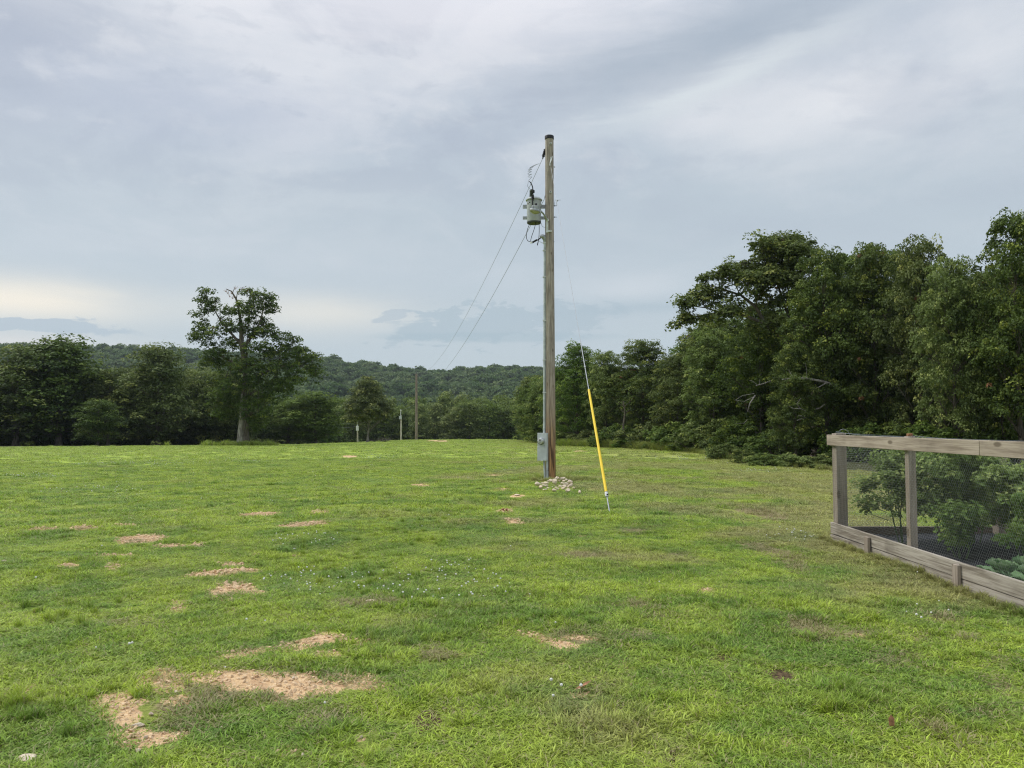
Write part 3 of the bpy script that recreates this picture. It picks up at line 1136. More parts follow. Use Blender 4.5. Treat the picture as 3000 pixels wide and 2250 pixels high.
# ------------------------------------------------------------------ rocks and pebbles
def rock_mesh(name, seed, mat, sub=2, flat=0.75, amp=.28):
    import bmesh
    bm = bmesh.new()
    bmesh.ops.create_icosphere(bm, subdivisions=sub, radius=1.0)
    g = np.random.default_rng(seed)
    pl = g.normal(size=(7, 3))
    pl /= np.linalg.norm(pl, axis=1)[:, None]
    cut = .58 + .3 * g.random(7)
    ph = g.random(6) * 6
    for v in bm.verts:
        p = np.array(v.co)
        for a_, c_ in zip(pl, cut):
            d = p @ a_
            if d > c_:
                p = p - a_ * (d - c_) * .9
        k = 1 + amp * .35 * math.sin(3 * p[0] + ph[0]) * math.sin(4 * p[1] + ph[1]) + amp * .2 * math.sin(7 * p[2] + ph[2] + 3 * p[0])
        p = p * k
        v.co = (p[0], p[1] * (.7 + .3 * math.sin(ph[3])), p[2] * flat)
    me = bpy.data.meshes.new(name)
    bm.to_mesh(me)
    bm.free()
    me.materials.append(mat)
    smooth(me, 28)
    return me


peb = [template('pebble_%d' % i, rock_mesh('pebble_%d' % i, 60 + i, M['pebble'], 1, .6)) for i in range(3)]
g = np.random.default_rng(12)
x, y = fan_points(220000, 2.8, 16, -0.72, 0.4, g)
ba, de, br, cl = ground_masks(x, y)
k = (ba + (g.random(len(x)) - .5) * .5 > 0.25)
x, y = x[k], y[k]
n = min(len(x), 9000)
x, y = x[:n], y[:n]
s = 0.0035 + 0.016 * g.random(n) ** 4
s = s * (1 + 0.5 * (np.hypot(x, y) > 8))
scatter('gravel', np.stack([x, y, terrain(x, y) + s * .2], -1), np.stack([g.random(n), g.random(n), g.random(n) * 6], -1),
        np.stack([s * (.8 + .8 * g.random(n)), s, s], -1), g.integers(0, 3, n), peb, {'rand': g.random(n)}, 'tan gravel lying in the bare patches of the lawn')

rocks = [rock_mesh('rock_shape', 100 + i, M['rock'], 3, .8) for i in range(8)]


def stone(px, py, wpx, hpx, shape, label, group=None, lift=.15, name='rock', rz=None, dY=0.0, z0=0.0, cat='rock'):
    p = ground_at(px, py)
    Y = p.y + dY
    p = Vector((p.x * Y / p.y, Y, T(p.x * Y / p.y, Y)))
    o = bpy.data.objects.new(name, rocks[shape % 8])
    C.objects.link(o)
    rx = wpx / 2 * Y / F
    rz_ = hpx / 2 * Y / F
    o.location = (p.x, p.y, p.z + rz_ * lift * 2 + z0)
    o.scale = (rx * 1.05, rx * .9, rz_ * 1.15)
    o.rotation_euler = (0, 0, (shape * 1.7) % 6 if rz is None else rz)
    return tag(o, label, cat, group)


# ------------------------------------------------------------------ the utility pole
PY_ = ground_at(1613, 1404).y
base = at(1613, 1404, PY_)
PX = base.x
GZ = T(PX, PY_)
pole = empty('utility_pole', (PX, PY_, GZ), 'tall weathered wooden utility pole with a grey transformer and a meter box', 'utility pole')
ptop = at(1609.3, 402, PY_)
mb = MB()
pts, rs = [], []
for i in range(25):
    t = i / 24
    pts.append(Vector((PX, PY_, GZ - .3)).lerp(ptop, t) + Vector((math.sin(t * 7) * .004, 0, 0)))
    rs.append(.146 - .026 * t)
mb.tube(pts, rs, 24)
shaft = mb.build('pole_shaft', M['pole_wood'], pole)
AX = lambda z: PX + (ptop.x - PX) * (z - GZ) / (ptop.z - GZ)
RZ = lambda z: .146 - .026 * (z - GZ) / (ptop.z - GZ)
mb = MB()
mb.lathe(ptop - Vector((0, 0, .07)), [(.121, 0), (.133, .004), (.134, .085), (.125, .105), (.08, .118), (0.001, .122)], 24)
mb.build('pole_cap', M['black'], pole)


def P(px, py, dy=0.0):
    """point beside the pole, dy metres behind (+) or before (-) its axis"""
    return at(px, py, PY_ + dy)


# square washers and bolts
for wx, wy in ((1613.7, 420), (1613, 562)):
    c = P(wx, wy, -.135)
    b_ = MB()
    b_.box(c, (.06, .012, .06))
    wsh = b_.build('washer', M['bright_galv'], pole, .002)
    b2 = MB()
    b2.lathe(c + Vector((0, -.004, 0)), [(.013, 0), (.013, .022), (.002, .024)], 6, (0, -1, 0))
    b2.build('bolt', M['black'], wsh)
# dead-end insulator of the phase wire
wa = P(1598, 436, .05)
wb = P(1590, 464, .35)
dirw = (wb - wa).normalized()
b_ = MB()
prof = [(.018, 0)]
L_ = (wb - wa).length
for i in range(5):
    h = L_ * (.12 + .16 * i)
    prof += [(.018, h - .012), (.048, h), (.018, h + .014)]
prof += [(.02, L_)]
b_.lathe(wa, prof, 14, dirw)
b_.build('insulator', M['black'], pole)
# guy hook hardware near the top
b_ = MB()
b_.tube([P(1614, 462, -.13), P(1612, 474, -.17), P(1611, 485, -.2)], .012, 8)
b_.box(P(1614, 466, -.14), (.03, .03, .12))
b_.tube([P(1618, 458, -.14), P(1615, 470, -.18), P(1611, 480, -.2)], .01, 6)
b_.build('guy_hook', M['bright_galv'], pole)
b_ = MB()
b_.tube([P(1621, 487, -.02), P(1625, 487, -.02), P(1626, 490, -.02), P(1623, 491, -.02)], .008, 6)
b_.build('eye_bolt', M['galv'], pole)
b_ = MB()
b_.tube([P(1624, 586, 0), P(1643, 586, 0)], .006, 6)
b_.lathe(P(1633.5, 588, 0) - Vector((0, .02, 0)), [(.018, 0), (.022, .02), (.018, .04)], 8, (0, 1, 0))
b_.tube([P(1624, 590, 0), P(1625, 603, 0), P(1630, 603, 0), P(1629.5, 590, 0)], .006, 6)
b_.build('wire_bracket', M['galv'], pole)
for yy in (603, 636):
    b_ = MB()
    b_.tube([P(1618, yy, 0), P(1631, yy, 0)], .009, 8)
    b_.lathe(P(1624, yy, 0), [(.02, 0), (.02, .018)], 6, (1, 0, 0))
    b_.build('bolt', M['black'], pole)

# transformer
tc_b = P(1564.5, 652, .08)
tc_t = P(1564.5, 588, .08)
TR = 21.6 * PY_ / F
TX, TY = tc_b.x, tc_b.y
hh = tc_t.z - tc_b.z
tr = empty('transformer', tuple(tc_b), 'grey green transformer can with a dark underside', None)
tr.parent = pole
tr.location = tc_b - ORG['utility_pole']
ORG[tr.name] = tc_b.copy()
b_ = MB()
b_.lathe(tc_b, [(TR * .93, .0), (TR * .96, .004), (TR * .97, .02), (TR, hh)], 32)
b_.build('tank', M['tank'], tr)
b_ = MB()
b_.lathe(tc_b + Vector((0, 0, -.035)), [(TR * .86, .0), (TR * .94, .006), (TR * .975, .034), (TR * .975, .05)], 32)
b_.build('tank_bottom', M['dark_tank'], tr)
b_ = MB()
b_.lathe(tc_b + Vector((0, 0, hh - .005)), [(TR * 1.01, 0), (TR * 1.14, .004), (TR * 1.14, .028), (TR * 1.0, .04), (TR * .9, .075), (TR * .3, .095), (.001, .098)], 32)
b_.build('lid', M['tank'], tr)
for py1, py2 in ((600, 611), (634, 643)):
    for xa, xb in ((1531.5, 1546), (1584, 1599)):
        a1 = P(xa, py1, .16)
        a2 = P(xb, py2, .16)
        b_ = MB()
        b_.box((a1 + a2) / 2, (abs(a2.x - a1.x), .03, abs(a1.z - a2.z)))
        for q in (.3, .7):
            b_.lathe(a1.lerp(a2, q) + Vector((0, -.015, (q - .5) * .05)), [(.008, 0), (.008, .012)], 6, (0, -1, 0))
        b_.build('mounting_bracket', M['galv'], tr, .002)
bu0 = P(1557, 580, -.02)
bu1 = P(1557.5, 556, -.02)
b_ = MB()
L_ = (bu1 - bu0).length
prof = [(.03, -.05)]
for i in range(7):
    h = L_ * (.06 + .135 * i)
    prof += [(.030, h - .012), (.066, h), (.030, h + .012)]
prof += [(.03, L_ + .01)]
b_.lathe(bu0, prof, 16, (bu1 - bu0).normalized())
b_.build('bushing', M['insulator'], tr)
b_ = MB()
b_.lathe(P(1562, 566, -.07), [(.02, 0), (.042, .01), (.045, .08), (.02, .10)], 14)
b_.build('bushing_cap', M['black'], tr)
b_ = MB()
prof = [(.02, -.03)]
for i in range(4):
    prof += [(.02, .02 + .03 * i), (.038, .032 + .03 * i), (.02, .044 + .03 * i)]
prof += [(.015, .15)]
b_.lathe(P(1561.5, 585, -.2), prof, 12)
b_.tube([P(1558, 574, -.22), P(1559, 583, -.24), P(1560, 594, -.25)], .018, 8)
b_.tube([P(1560, 594, -.25), P(1560.5, 607, -.26)], .022, 8)
b_.build('surge_arrester', M['black'], tr)
b_ = MB()
for q in ((1547, 597), (1552, 593)):
    b_.box(P(*q, -.2), (.03, .02, .035))
b_.build('terminal', M['black'], tr, .002)
# black lead over the bushing and the coiled jumper up to the phase wire
b_ = MB()
b_.tube([P(1550, 531, 0), P(1554, 534, 0), P(1557.5, 540, 0), P(1560, 547, -.03), P(1561.5, 557, -.05)], [.008, .014, .016, .016, .016], 8)
b_.build('insulated_lead', M['black'], tr)
clampP = at(1580, 479, PY_ + 1.0)
b_ = MB()
cl_ = []
s0 = P(1572, 482, .6)
s1 = P(1553, 520, .15)
ns = 110
for i in range(ns + 1):
    t = i / ns
    p_ = s0.lerp(s1, t) + Vector((-.09 * math.sin(PI * t), 0, .06 * math.sin(PI * t)))
    a_ = t * 2 * PI * 7.0
    rr_ = .06
    cl_.append(p_ + Vector((math.cos(a_) * rr_ * .9, math.sin(a_) * rr_, math.sin(a_ + .6) * rr_ * .5)))
path = [clampP, clampP.lerp(s0, .6)] + cl_ + [P(1549, 528, .08), P(1546.5, 538, .02), P(1546, 546, 0), P(1549, 551, 0), P(1555, 556, -.02)]
b_.tube(path, .0065, 5)
b_.build('coiled_jumper', M['wire'], tr)
# low-voltage leads to the weatherhead
wh = P(1588, 695, -.02)
b_ = MB()


def bez(p, n=14):
    out = []
    for i in range(n + 1):
        t = i / n
        q = list(p)
        while len(q) > 1:
            q = [q[k].lerp(q[k + 1], t) for k in range(len(q) - 1)]
        out.append(q[0])
    return out


for ch in ([(1554, 652), (1538, 680), (1532, 722), (1560, 708), (1571, 705)],
           [(1569, 652), (1569, 676), (1540, 716), (1556, 722), (1572, 703)],
           [(1579, 652), (1583, 700), (1572, 745), (1568, 715), (1584, 694)],
           [(1556, 708), (1568, 710), (1576, 700), (1587, 694)],
           [(1558, 712), (1570, 708), (1578, 702), (1588, 696)]):
    b_.tube(bez([P(u, v_, -.05 + .03 * i_) for i_, (u, v_) in enumerate(ch)]), .0085, 6)
b_.tube([P(1560, 709, -.03), P(1573, 702, -.03)], [.016, .022], 8)
b_.build('service_leads', M['black'], tr)
b_ = MB()
b_.lathe(P(1559, 710, -.05), [(.012, 0), (.024, .01), (.024, .05), (.012, .06)], 8, (-1, 0, -.2))
b_.build('splice_cap', M['white'], tr)
b_ = MB()
b_.tube(bez([P(1586, 654, 0), P(1587, 664, 0), P(1592, 667, 0), P(1599, 666, 0)], 8), .005, 5)
b_.build('ground_wire', M['wire'], pole)
b_ = MB()
b_.tube(bez([P(1580, 706, 0), P(1585, 712, 0), P(1591, 713, 0), P(1598, 712, 0)], 8), .005, 5)
b_.build('ground_wire', M['wire'], pole)
b_ = MB()
b_.tube(bez([P(1608, 690, -.14), P(1614, 703, -.15), P(1620, 707, -.1), P(1626, 709, 0)], 8), .004, 5)
b_.build('ground_wire', M['wire'], pole)
b_ = MB()
b_.tube([P(1598, 573, .05), P(1597, 580, .05)], .02, 6)
b_.build('neutral_insulator', M['black'], pole)

# street light
lm = empty('yard_light', tuple(P(1566, 617, -.45)), 'small yard light on a curved arm', None)
lm.parent = pole
lm.location = P(1566, 617, -.45) - ORG['utility_pole']
ORG[lm.name] = P(1566, 617, -.45)
b_ = MB()
b_.tube(bez([P(1603, 645, -.16), P(1596, 632, -.3), P(1590, 621, -.4), P(1583, 619, -.43)], 10), .026, 10)
b_.build('lamp_arm', M['galv'], lm)
b_ = MB()
c0 = P(1568, 612, -.45)
tilt = Vector((.22, -.12, 1)).normalized()
b_.lathe(c0 + tilt * .03, [(.10, -.10), (.155, -.085), (.15, -.055), (.105, -.03), (.10, .05), (.06, .065), (.001, .068)], 20, tilt)
b_.box(P(1578, 618, -.45), (.16, .10, .07), M=Matrix.Rotation(.45, 3, 'Y'))
for i in range(12):
    a_ = 2 * PI * i / 12
    b_.box(c0 + Vector((math.cos(a_) * .112, math.sin(a_) * .112, .035)), (.02, .012, .075), rz=a_)
b_.build('lamp_housing', M['galv'], lm)
b_ = MB()
b_.lathe(c0 - tilt * .055, [(.142, 0), (.15, -.015), (.12, -.055), (.05, -.085), (.001, -.088)], 20, tilt)
b_.build('lamp_lens', M['lens'], lm)
b_ = MB()
b_.lathe(c0 + tilt * .095, [(.034, 0), (.036, .05), (.028, .062), (.001, .064)], 14)
b_.build('photocell', M['black'], lm)
b_ = MB()
b_.box(P(1603, 664, -.15), (.06, .02, .34))
b_.box(P(1608, 677, -.145), (.17, .025, .05))
b_.lathe(P(1604, 645, -.15), [(.04, 0), (.04, .03)], 10, (0, -1, 0))
b_.build('lamp_bracket', M['bright_galv'], lm, .002)

# conduit, weatherhead, straps
cx_top = P(1596.3, 708, -.03)
b_ = MB()
b_.tube([cx_top, P(1594.5, 1276, -.03)], .036, 14)
cond = b_.build('conduit', M['conduit'], pole)
b_ = MB()
b_.tube(bez([cx_top + Vector((0, 0, -.01)), P(1596, 696, -.03), P(1591, 688, -.05), P(1583, 694, -.07)], 8), [.04, .05, .058, .062, .064, .062, .058, .05, .038], 14)
b_.build('weatherhead', M['galv'], pole)
for yy in (712, 735, 812, 940, 1055, 1150):
    b_ = MB()
    zc = P(1596, yy, 0).z
    b_.box(Vector((AX(zc) - RZ(zc) - .022, PY_ - .03, zc)), (.11, .085, .025))
    b_.build('conduit_strap', M['bright_galv'], pole, .002)

# meter box turned a little to the left
ang = math.radians(-27)
Rm = Matrix.Rotation(ang, 3, 'Z')
bx_top = P(1590, 1268.5, -.12).z
bx_bot = P(1590, 1350, -.12).z
bw, bd, bh = .285, .165, bx_top - bx_bot
# front face centre at px 1588
fc = P(1588, 1309, -.17)
n_ = Rm @ Vector((0, -1, 0))
cen = fc - n_ * bd / 2
box = empty('meter_box', tuple(Vector((cen.x, cen.y, bx_bot))), 'grey electric meter box', None)
box.parent = pole
box.location = Vector((cen.x, cen.y, bx_bot)) - ORG['utility_pole']
ORG[box.name] = Vector((cen.x, cen.y, bx_bot))
b_ = MB()
b_.box(cen, (bw - .012, bd - .01, bh - .008), M=Rm)
b_.build('box_body', M['box_grey'], box, .006)
b_ = MB()
b_.box(cen + n_ * (bd / 2 - .006) + Vector((0, 0, bh * .265)), (bw, .022, bh * .465), M=Rm)
b_.build('upper_cover', M['box_grey'], box, .005)
b_ = MB()
b_.box(cen + n_ * (bd / 2 - .003) + Vector((0, 0, -bh * .238)), (bw + .004, .026, bh * .515), M=Rm)
b_.box(cen + n_ * (bd / 2 + .012) + Vector((0, 0, -bh * .49)), (.04, .012, .02), M=Rm)
b_.build('lower_cover', M['box_grey'], box, .005)
b_ = MB()
b_.box(cen + n_ * (bd / 2 + .006) + Vector((.01, 0, bh * .40)), (.085, .004, .045), M=Rm)
b_.build('label_plate', M['white'], box)
mc = cen + n_ * (bd / 2 + .004) + Vector((-.012, 0, bh * .205))
b_ = MB()
b_.lathe(mc, [(.092, 0), (.097, .004), (.097, .022), (.09, .028)], 28, n_)
b_.build('meter_ring', M['galv'], box)
b_ = MB()
b_.lathe(mc + n_ * .026, [(.082, 0), (.082, .05), (.078, .062), (.074, .07)], 28, n_)
b_.build('meter_face', M['white'], box)
b_ = MB()
b_.lathe(mc + n_ * .10, [(.075, -.003), (.075, 0), (.001, .001)], 28, n_)
b_.build('meter_dial', M['white'], box)
b_ = MB()
b_.box(mc + n_ * .1035 + Vector((0, 0, .03)), (.05, .004, .028), M=Rm)
b_.build('meter_display', M['black'], box)
b_ = MB()
b_.box(mc + n_ * .1035 + Vector((0, 0, -.022)), (.07, .004, .012), M=Rm)
b_.build('meter_print', M['black'], box)
b_ = MB()
b_.box(mc + n_ * .05 + Vector((0, 0, -.085)), (.05, .05, .02), M=Rm)
b_.build('meter_seal', M['black'], box)
b_ = MB()
b_.lathe(mc + n_ * .028, [(.086, 0), (.086, .075), (.082, .085), (.06, .09), (.001, .092)], 28, n_)
b_.build('meter_glass', M['glass'], box)
# below the box
b_ = MB()
b_.tube([P(1594, 1349, -.06), P(1597, 1408, -.06)], .03, 14)
b_.build('lower_conduit', M['conduit'], pole)
b_ = MB()
q0, q1 = P(1603, 1349, -.09), P(1604, 1378, -.09)
b_.box((q0 + q1) / 2, (.072, .07, (q0 - q1).length))
q0, q1 = P(1604, 1378.5, -.09), P(1605, 1408, -.09)
b_.box((q0 + q1) / 2, (.078, .074, (q0 - q1).length))
b_.build('cable_guard', M['conduit'], pole, .006)

# ------------------------------------------------------------------ guy wire
ga = at(1614, 489, PY_ - .2)
gb = ground_at(1786, 1501)
gb = Vector((gb.x, gb.y, gb.z))
gd = (gb - ga)
guy = empty('guy_wire', tuple(gb), 'guy wire with a bright yellow guard and a steel anchor rod', 'guy wire')


def on_guy(py):
    lo, hi = 0.0, 1.0
    for _ in range(40):
        m_ = (lo + hi) / 2
        p_ = ga + gd * m_
        if proj(p_.x, p_.y, p_.z)[1] < py:
            lo = m_
        else:
            hi = m_
    return ga + gd * lo


b_ = MB()
b_.tube([ga, on_guy(1000)], .0045, 6)
b_.build('strand', M['wire_pale'], guy)
b_ = MB()
b_.tube([on_guy(1000), on_guy(1145)], .010, 6)
b_.tube([on_guy(1073), on_guy(1077)], .02, 6)
b_.build('preformed_grip', M['wire_pale'], guy)
b_ = MB()
b_.tube([on_guy(1142), on_guy(1441)], [.024, .028], 14)
b_.build('guy_guard', M['yellow'], guy)
b_ = MB()
p1, p2 = on_guy(1443), on_guy(1455)
b_.tube([p1 - gd.normalized() * .01, p1, p2, p2 + gd.normalized() * .01], [.02, .033, .033, .018], 12)
b_.build('anchor_clamp', M['bright_galv'], guy)
b_ = MB()
b_.lathe((p1 + p2) / 2 + Vector((.008, -.028, 0)), [(.02, 0), (.02, .018), (.001, .02)], 6, (.1, -1, 0))
b_.build('clamp_nut', M['black'], guy)
b_ = MB()
b_.tube([p2, gb + gd.normalized() * .12], .012, 10)
b_.build('anchor_rod', M['galv'], guy)

# ------------------------------------------------------------------ far poles and the wires
FPY = 104.0


def far_pole(px, ytop, r, Y, mat, label, name='far_pole', cat='utility pole', ybase=1290):
    b0 = at(px, ybase, Y)
    gz = T(b0.x, Y)
    t0 = at(px, ytop, Y)
    o = empty(name, (b0.x, Y, gz), label, cat)
    m_ = MB()
    m_.tube([Vector((b0.x, Y, gz - .2)), Vector((t0.x, Y, t0.z))], [r * 1.15, r * .85], 14)
    m_.build('pole_shaft', mat, o)
    return o, t0


fp, ft = far_pole(1220, 1095, .165, FPY, M['far_pole'], 'distant brown utility pole standing on the crest with two wires reaching it', 'utility_pole')
b_ = MB()
b_.lathe(ft + Vector((-.02, -.1, -.05)), [(.05, 0), (.09, .06), (.05, .12), (.09, .18), (.05, .24), (.03, .34)], 10)
b_.build('insulator', M['insulator'], fp)
pp, pt = far_pole(1175, 1216, .10, 106.0, M['far_post'], 'short pale post with a meter riser just left of the distant brown utility pole', 'service_post', 'post')
b_ = MB()
b_.tube([pt + Vector((-.05, -.05, -.2)), pt + Vector((-.03, -.05, .62))], .05, 8)
b_.lathe(pt + Vector((-.03, -.05, .62)), [(.05, 0), (.11, .04), (.05, .12)], 8)
b_.build('riser_pipe', M['bright_galv'], pp)
b_ = MB()
b_.box(pt + Vector((-.08, -.14, -.35)), (.36, .14, .45))
b_.build('meter_box', M['box_grey'], pp)
p3, pt3 = far_pole(1047.5, 1252, .09, 97.0, M['far_post'], 'short post with a white top at the left of the small round tree', 'service_post', 'post', 1300)
b_ = MB()
b_.tube([pt3 + Vector((0, -.05, -.6)), pt3 + Vector((0, -.05, .7))], .05, 8)
b_.build('riser_pipe', M['bright_galv'], p3)
b_ = MB()
b_.box(pt3 + Vector((0, -.13, -.1)), (.30, .14, .6))
b_.build('meter_box', M['white'], p3)


def wire(name, a, b, sag, r, label, mat, n=48):
    m_ = MB()
    a, b = Vector(a), Vector(b)
    pts_ = []
    for i in range(n + 1):
        t = i / n
        p_ = a.lerp(b, t)
        p_.z -= 4 * sag * t * (1 - t)
        pts_.append(p_)
    m_.tube(pts_, r, 5)
    o = m_.build(name, mat, None, origin=a)
    return tag(o, label, 'wire', 'power lines')


wire('power_line', wb, ft + Vector((0, -.1, .25)), 2.1, .0065, 'upper of the two wires from the near utility pole to the distant one', M['wire'])
wire('power_line', P(1598, 577, .12), at(1222, 1118, FPY), 2.2, .0075, 'lower of the two wires from the near utility pole to the distant one', M['wire'])
wl = at(560, 1232, 100)
wire('power_line', pt3 + Vector((0, 0, .6)), at(700, 1224, 96), .5, .014, 'upper of two faint wires running left from the short post behind the lone oak', M['wire'], 16)
wire('power_line', pt3 + Vector((0, 0, .1)), at(700, 1238, 96), .5, .014, 'lower of two faint wires running left from the short post behind the lone oak', M['wire'], 16)
wire('power_line', at(1175, 1203, 106), at(1222, 1180, FPY), .1, .012, 'short wire between the distant brown pole and the pale post', M['wire'], 8)

# ------------------------------------------------------------------ rock heap round the pole
S2 = .1387
heap = [(540, 1362, 84, 70, 0), (612, 1430, 110, 60, 1), (640, 1350, 70, 40, 2), (720, 1345, 90, 50, 3), (735, 1400, 80, 46, 4), (905, 1320, 86, 110, 5), (815, 1290, 70, 50, 6),
        (945, 1240, 60, 40, 7), (985, 1235, 50, 44, 1), (1055, 1250, 70, 56, 2), (1100, 1235, 50, 40, 3), (1095, 1300, 50, 44, 5), (1225, 1320, 80, 70, 0), (1135, 1370, 90, 70, 2),
        (1240, 1395, 100, 54, 4), (1105, 1415, 80, 54, 6), (1025, 1420, 60, 50, 7), (1190, 1425, 60, 60, 1), (1085, 1460, 70, 50, 3), (930, 1440, 44, 40, 5), (965, 1465, 50, 40, 2),
        (890, 1490, 66, 50, 0), (1180, 1500, 90, 60, 6), (1310, 1440, 44, 30, 7), (700, 1480, 110, 28, 4), (1430, 1530, 80, 56, 1), (1060, 1345, 50, 40, 0), (770, 1300, 50, 34, 2),
        (1000, 1290, 44, 36, 4), (1145, 1270, 46, 36, 6), (1260, 1360, 40, 36, 3), (850, 1420, 30, 24, 1), (1355, 1430, 20, 16, 5), (670, 1390, 60, 34, 7), (945, 1205, 30, 24, 6), (760, 1450, 50, 30, 3)]
HG = 'limestone rocks heaped round the foot of the utility pole'
special = {5: 'largest upright rock in the heap, right in front of the pole foot', 25: 'single rock lying apart at the far right end of the rock heap',
           0: 'rounded pale rock at the left end of the rock heap', 24: 'long flat pale slab lying along the front left of the rock heap',
           22: 'broad white rock at the front right of the heap in the clover', 1: 'wide pinkish rock low at the front left of the heap'}
for i, (u, v_, ww, h_, sh) in enumerate(heap):
    up = (max(0.0, (1400 - v_) / 160.0) * .08 if u > 760 else 0.02) + .02
    stone(1500 + u * S2, 1230 + v_ * S2 + h_ * S2 * .42 + (up * F / 20), ww * S2 * 1.42, h_ * S2 * 1.45, sh,
          special.get(i, 'pale limestone rock in the heap at the foot of the utility pole'), HG, .35, z0=up)

# small lone stones of the lawn
stone(75, 2228, 62, 14, 3, 'grey flat rock half buried at the bottom left corner of the lawn', None, .3)
stone(887, 2218, 17, 13, 1, 'small bright white stone in the grass near the bottom edge', None, .4)
stone(428, 2168, 16, 13, 4, 'white stone below the largest bare patch', None, .4)
stone(404, 2205, 16, 13, 6, 'tan stone lowest of those under the largest bare patch', None, .4)
stone(405, 2132, 34, 16, 2, 'large flat pale stone in the lower part of the largest bare patch', None, .3)
stone(516, 2034, 14, 12, 5, 'rounded stone at the right edge between the two biggest bare patches', None, .4)
stone(443, 2098, 14, 12, 0, 'small pointed stone right of the largest bare patch', None, .4)
stone(402, 2022, 12, 9, 7, 'reddish stone in grass between the two biggest bare patches', None, .4)
stone(1059, 2166, 14, 11, 4, 'orange stone alone in grass left of the dark brown spot', None, .4)
stone(12, 1647, 14, 8, 2, 'pale stone at the left edge of the lawn', None, .4)
stone(1085, 1764, 32, 8, 6, 'grey flat stone on the dead strip in mid lawn', None, .3)
stone(1515, 1452, 18, 5, 3, 'orange clay lump in grass left of the rock heap', None, .4)
stone(860, 1990, 16, 9, 1, 'grey rock in the long gravel patch', None, .4)
stone(650, 2198 - 60, 10, 8, 0, 'small stone right below the long gravel patch', None, .4)
for (px_, py_, w_, lb) in ((1474, 1499, 9, 'curled brown bark piece, left one of a small pile left of the guy anchor'), (1484, 1500, 8, 'reddish bark piece, right one of a small pile left of the guy anchor')):
    p_ = ground_at(px_, py_)
    m_ = MB()
    for i in range(4):
        a_ = i * 1.3
        m_.box(p_ + Vector((math.cos(a_) * .02, math.sin(a_) * .02, .02 + .008 * i)), (.085, .03, .014), M=Matrix.Rotation(a_, 3, 'Z') @ Matrix.Rotation(.4, 3, 'Y'))
    tag(m_.build('bark_piece', M['dry_leaf'], None, .003, origin=p_), lb, 'bark')
p_ = ground_at(1706, 2030)
m_ = MB()
m_.add([p_ + Vector(v_) for v_ in ((-.045, -.01, .02), (-.015, -.028, .035), (.03, -.012, .05), (.055, .01, .065), (.02, .02, .05), (-.02, .012, .03), (0.0, -.004, .028))],
       [(0, 1, 6), (1, 2, 6), (2, 3, 6), (3, 4, 6), (4, 5, 6), (5, 0, 6)])
tag(m_.build('dry_leaf', M['dry_leaf'], None, origin=p_), 'curled brown dead leaf lying in dark weeds near the bottom centre', 'leaf')
p_ = ground_at(2612, 2140)
m_ = MB()
m_.add([p_ + Vector(v_) for v_ in ((-.012, 0, .02), (.012, -.01, .02), (.016, 0, .06), (0, .005, .075), (-.014, .004, .055), (0, -.008, .045))],
       [(0, 1, 5), (1, 2, 5), (2, 3, 5), (3, 4, 5), (4, 0, 5)])
tag(m_.build('dry_leaf', M['dry_leaf'], None, origin=p_), 'small tan leaf standing upright in the grass at lower right', 'leaf')

# clover heads
import bmesh
bm = bmesh.new()
bmesh.ops.create_icosphere(bm, subdivisions=1, radius=.011, matrix=Matrix.Translation((0, 0, .062)))
me = bpy.data.meshes.new('clover_head')
bm.to_mesh(me)
bm.free()
me.materials.append(M['flower'])
g = np.random.default_rng(5)
x1, y1 = fan_points(60000, 3, 60, -.74, .74, g)
ba, de, br, cl = ground_masks(x1, y1)
u = g.random(len(x1))
dd_ = np.hypot(x1, y1)
x2, y2 = fan_points(40000, 3, 14, -.74, .74, g)
cl2 = ground_masks(x2, y2)[3]
k = ((cl > 0.0) & (u < .32)) | (u < .005)
k2 = ((cl2 > .0) & (g.random(len(x2)) < .09))
x = np.concatenate([x1[k], x2[k2]])
y = np.concatenate([y1[k], y2[k2]])
kk = ~inside_bed(x, y)
x, y = x[kk], y[kk]
n = len(x)
s = .55 + .5 * g.random(n)
s = s * (1 + (np.hypot(x, y) > 20) * .4)
scatter('clover_flowers', np.stack([x, y, terrain(x, y)], -1), np.stack([(g.random(n) - .5) * .5, (g.random(n) - .5) * .5, g.random(n)], -1),
        np.stack([s, s, s * .95], -1), np.zeros(n), [template('clover_head', me)], {'rand': g.random(n)}, 'white clover heads dotted over the lawn')


# ------------------------------------------------------------------ trees
def leaf_quads(P_, size, g, up=0.55, outward=None, narrow=.62, fold=.25):
    n = len(P_)
    nr = g.normal(size=(n, 3))
    nr[:, 2] = np.abs(nr[:, 2]) * .8 + up
    if outward is not None:
        nr += outward * .55
    nr /= np.linalg.norm(nr, axis=1)[:, None]
    t = np.cross(nr, g.normal(size=(n, 3)))
    t /= np.linalg.norm(t, axis=1)[:, None] + 1e-9
    b = np.cross(nr, t)
    s = size * (.65 + .7 * g.random(n))[:, None]
    dn = nr * s * fold * .5
    Q = np.stack([P_ - t * s * .5, P_ + b * s * narrow * .5 + dn, P_ + t * s * .5, P_ - b * s * narrow * .5 + dn], 1)
    return Q


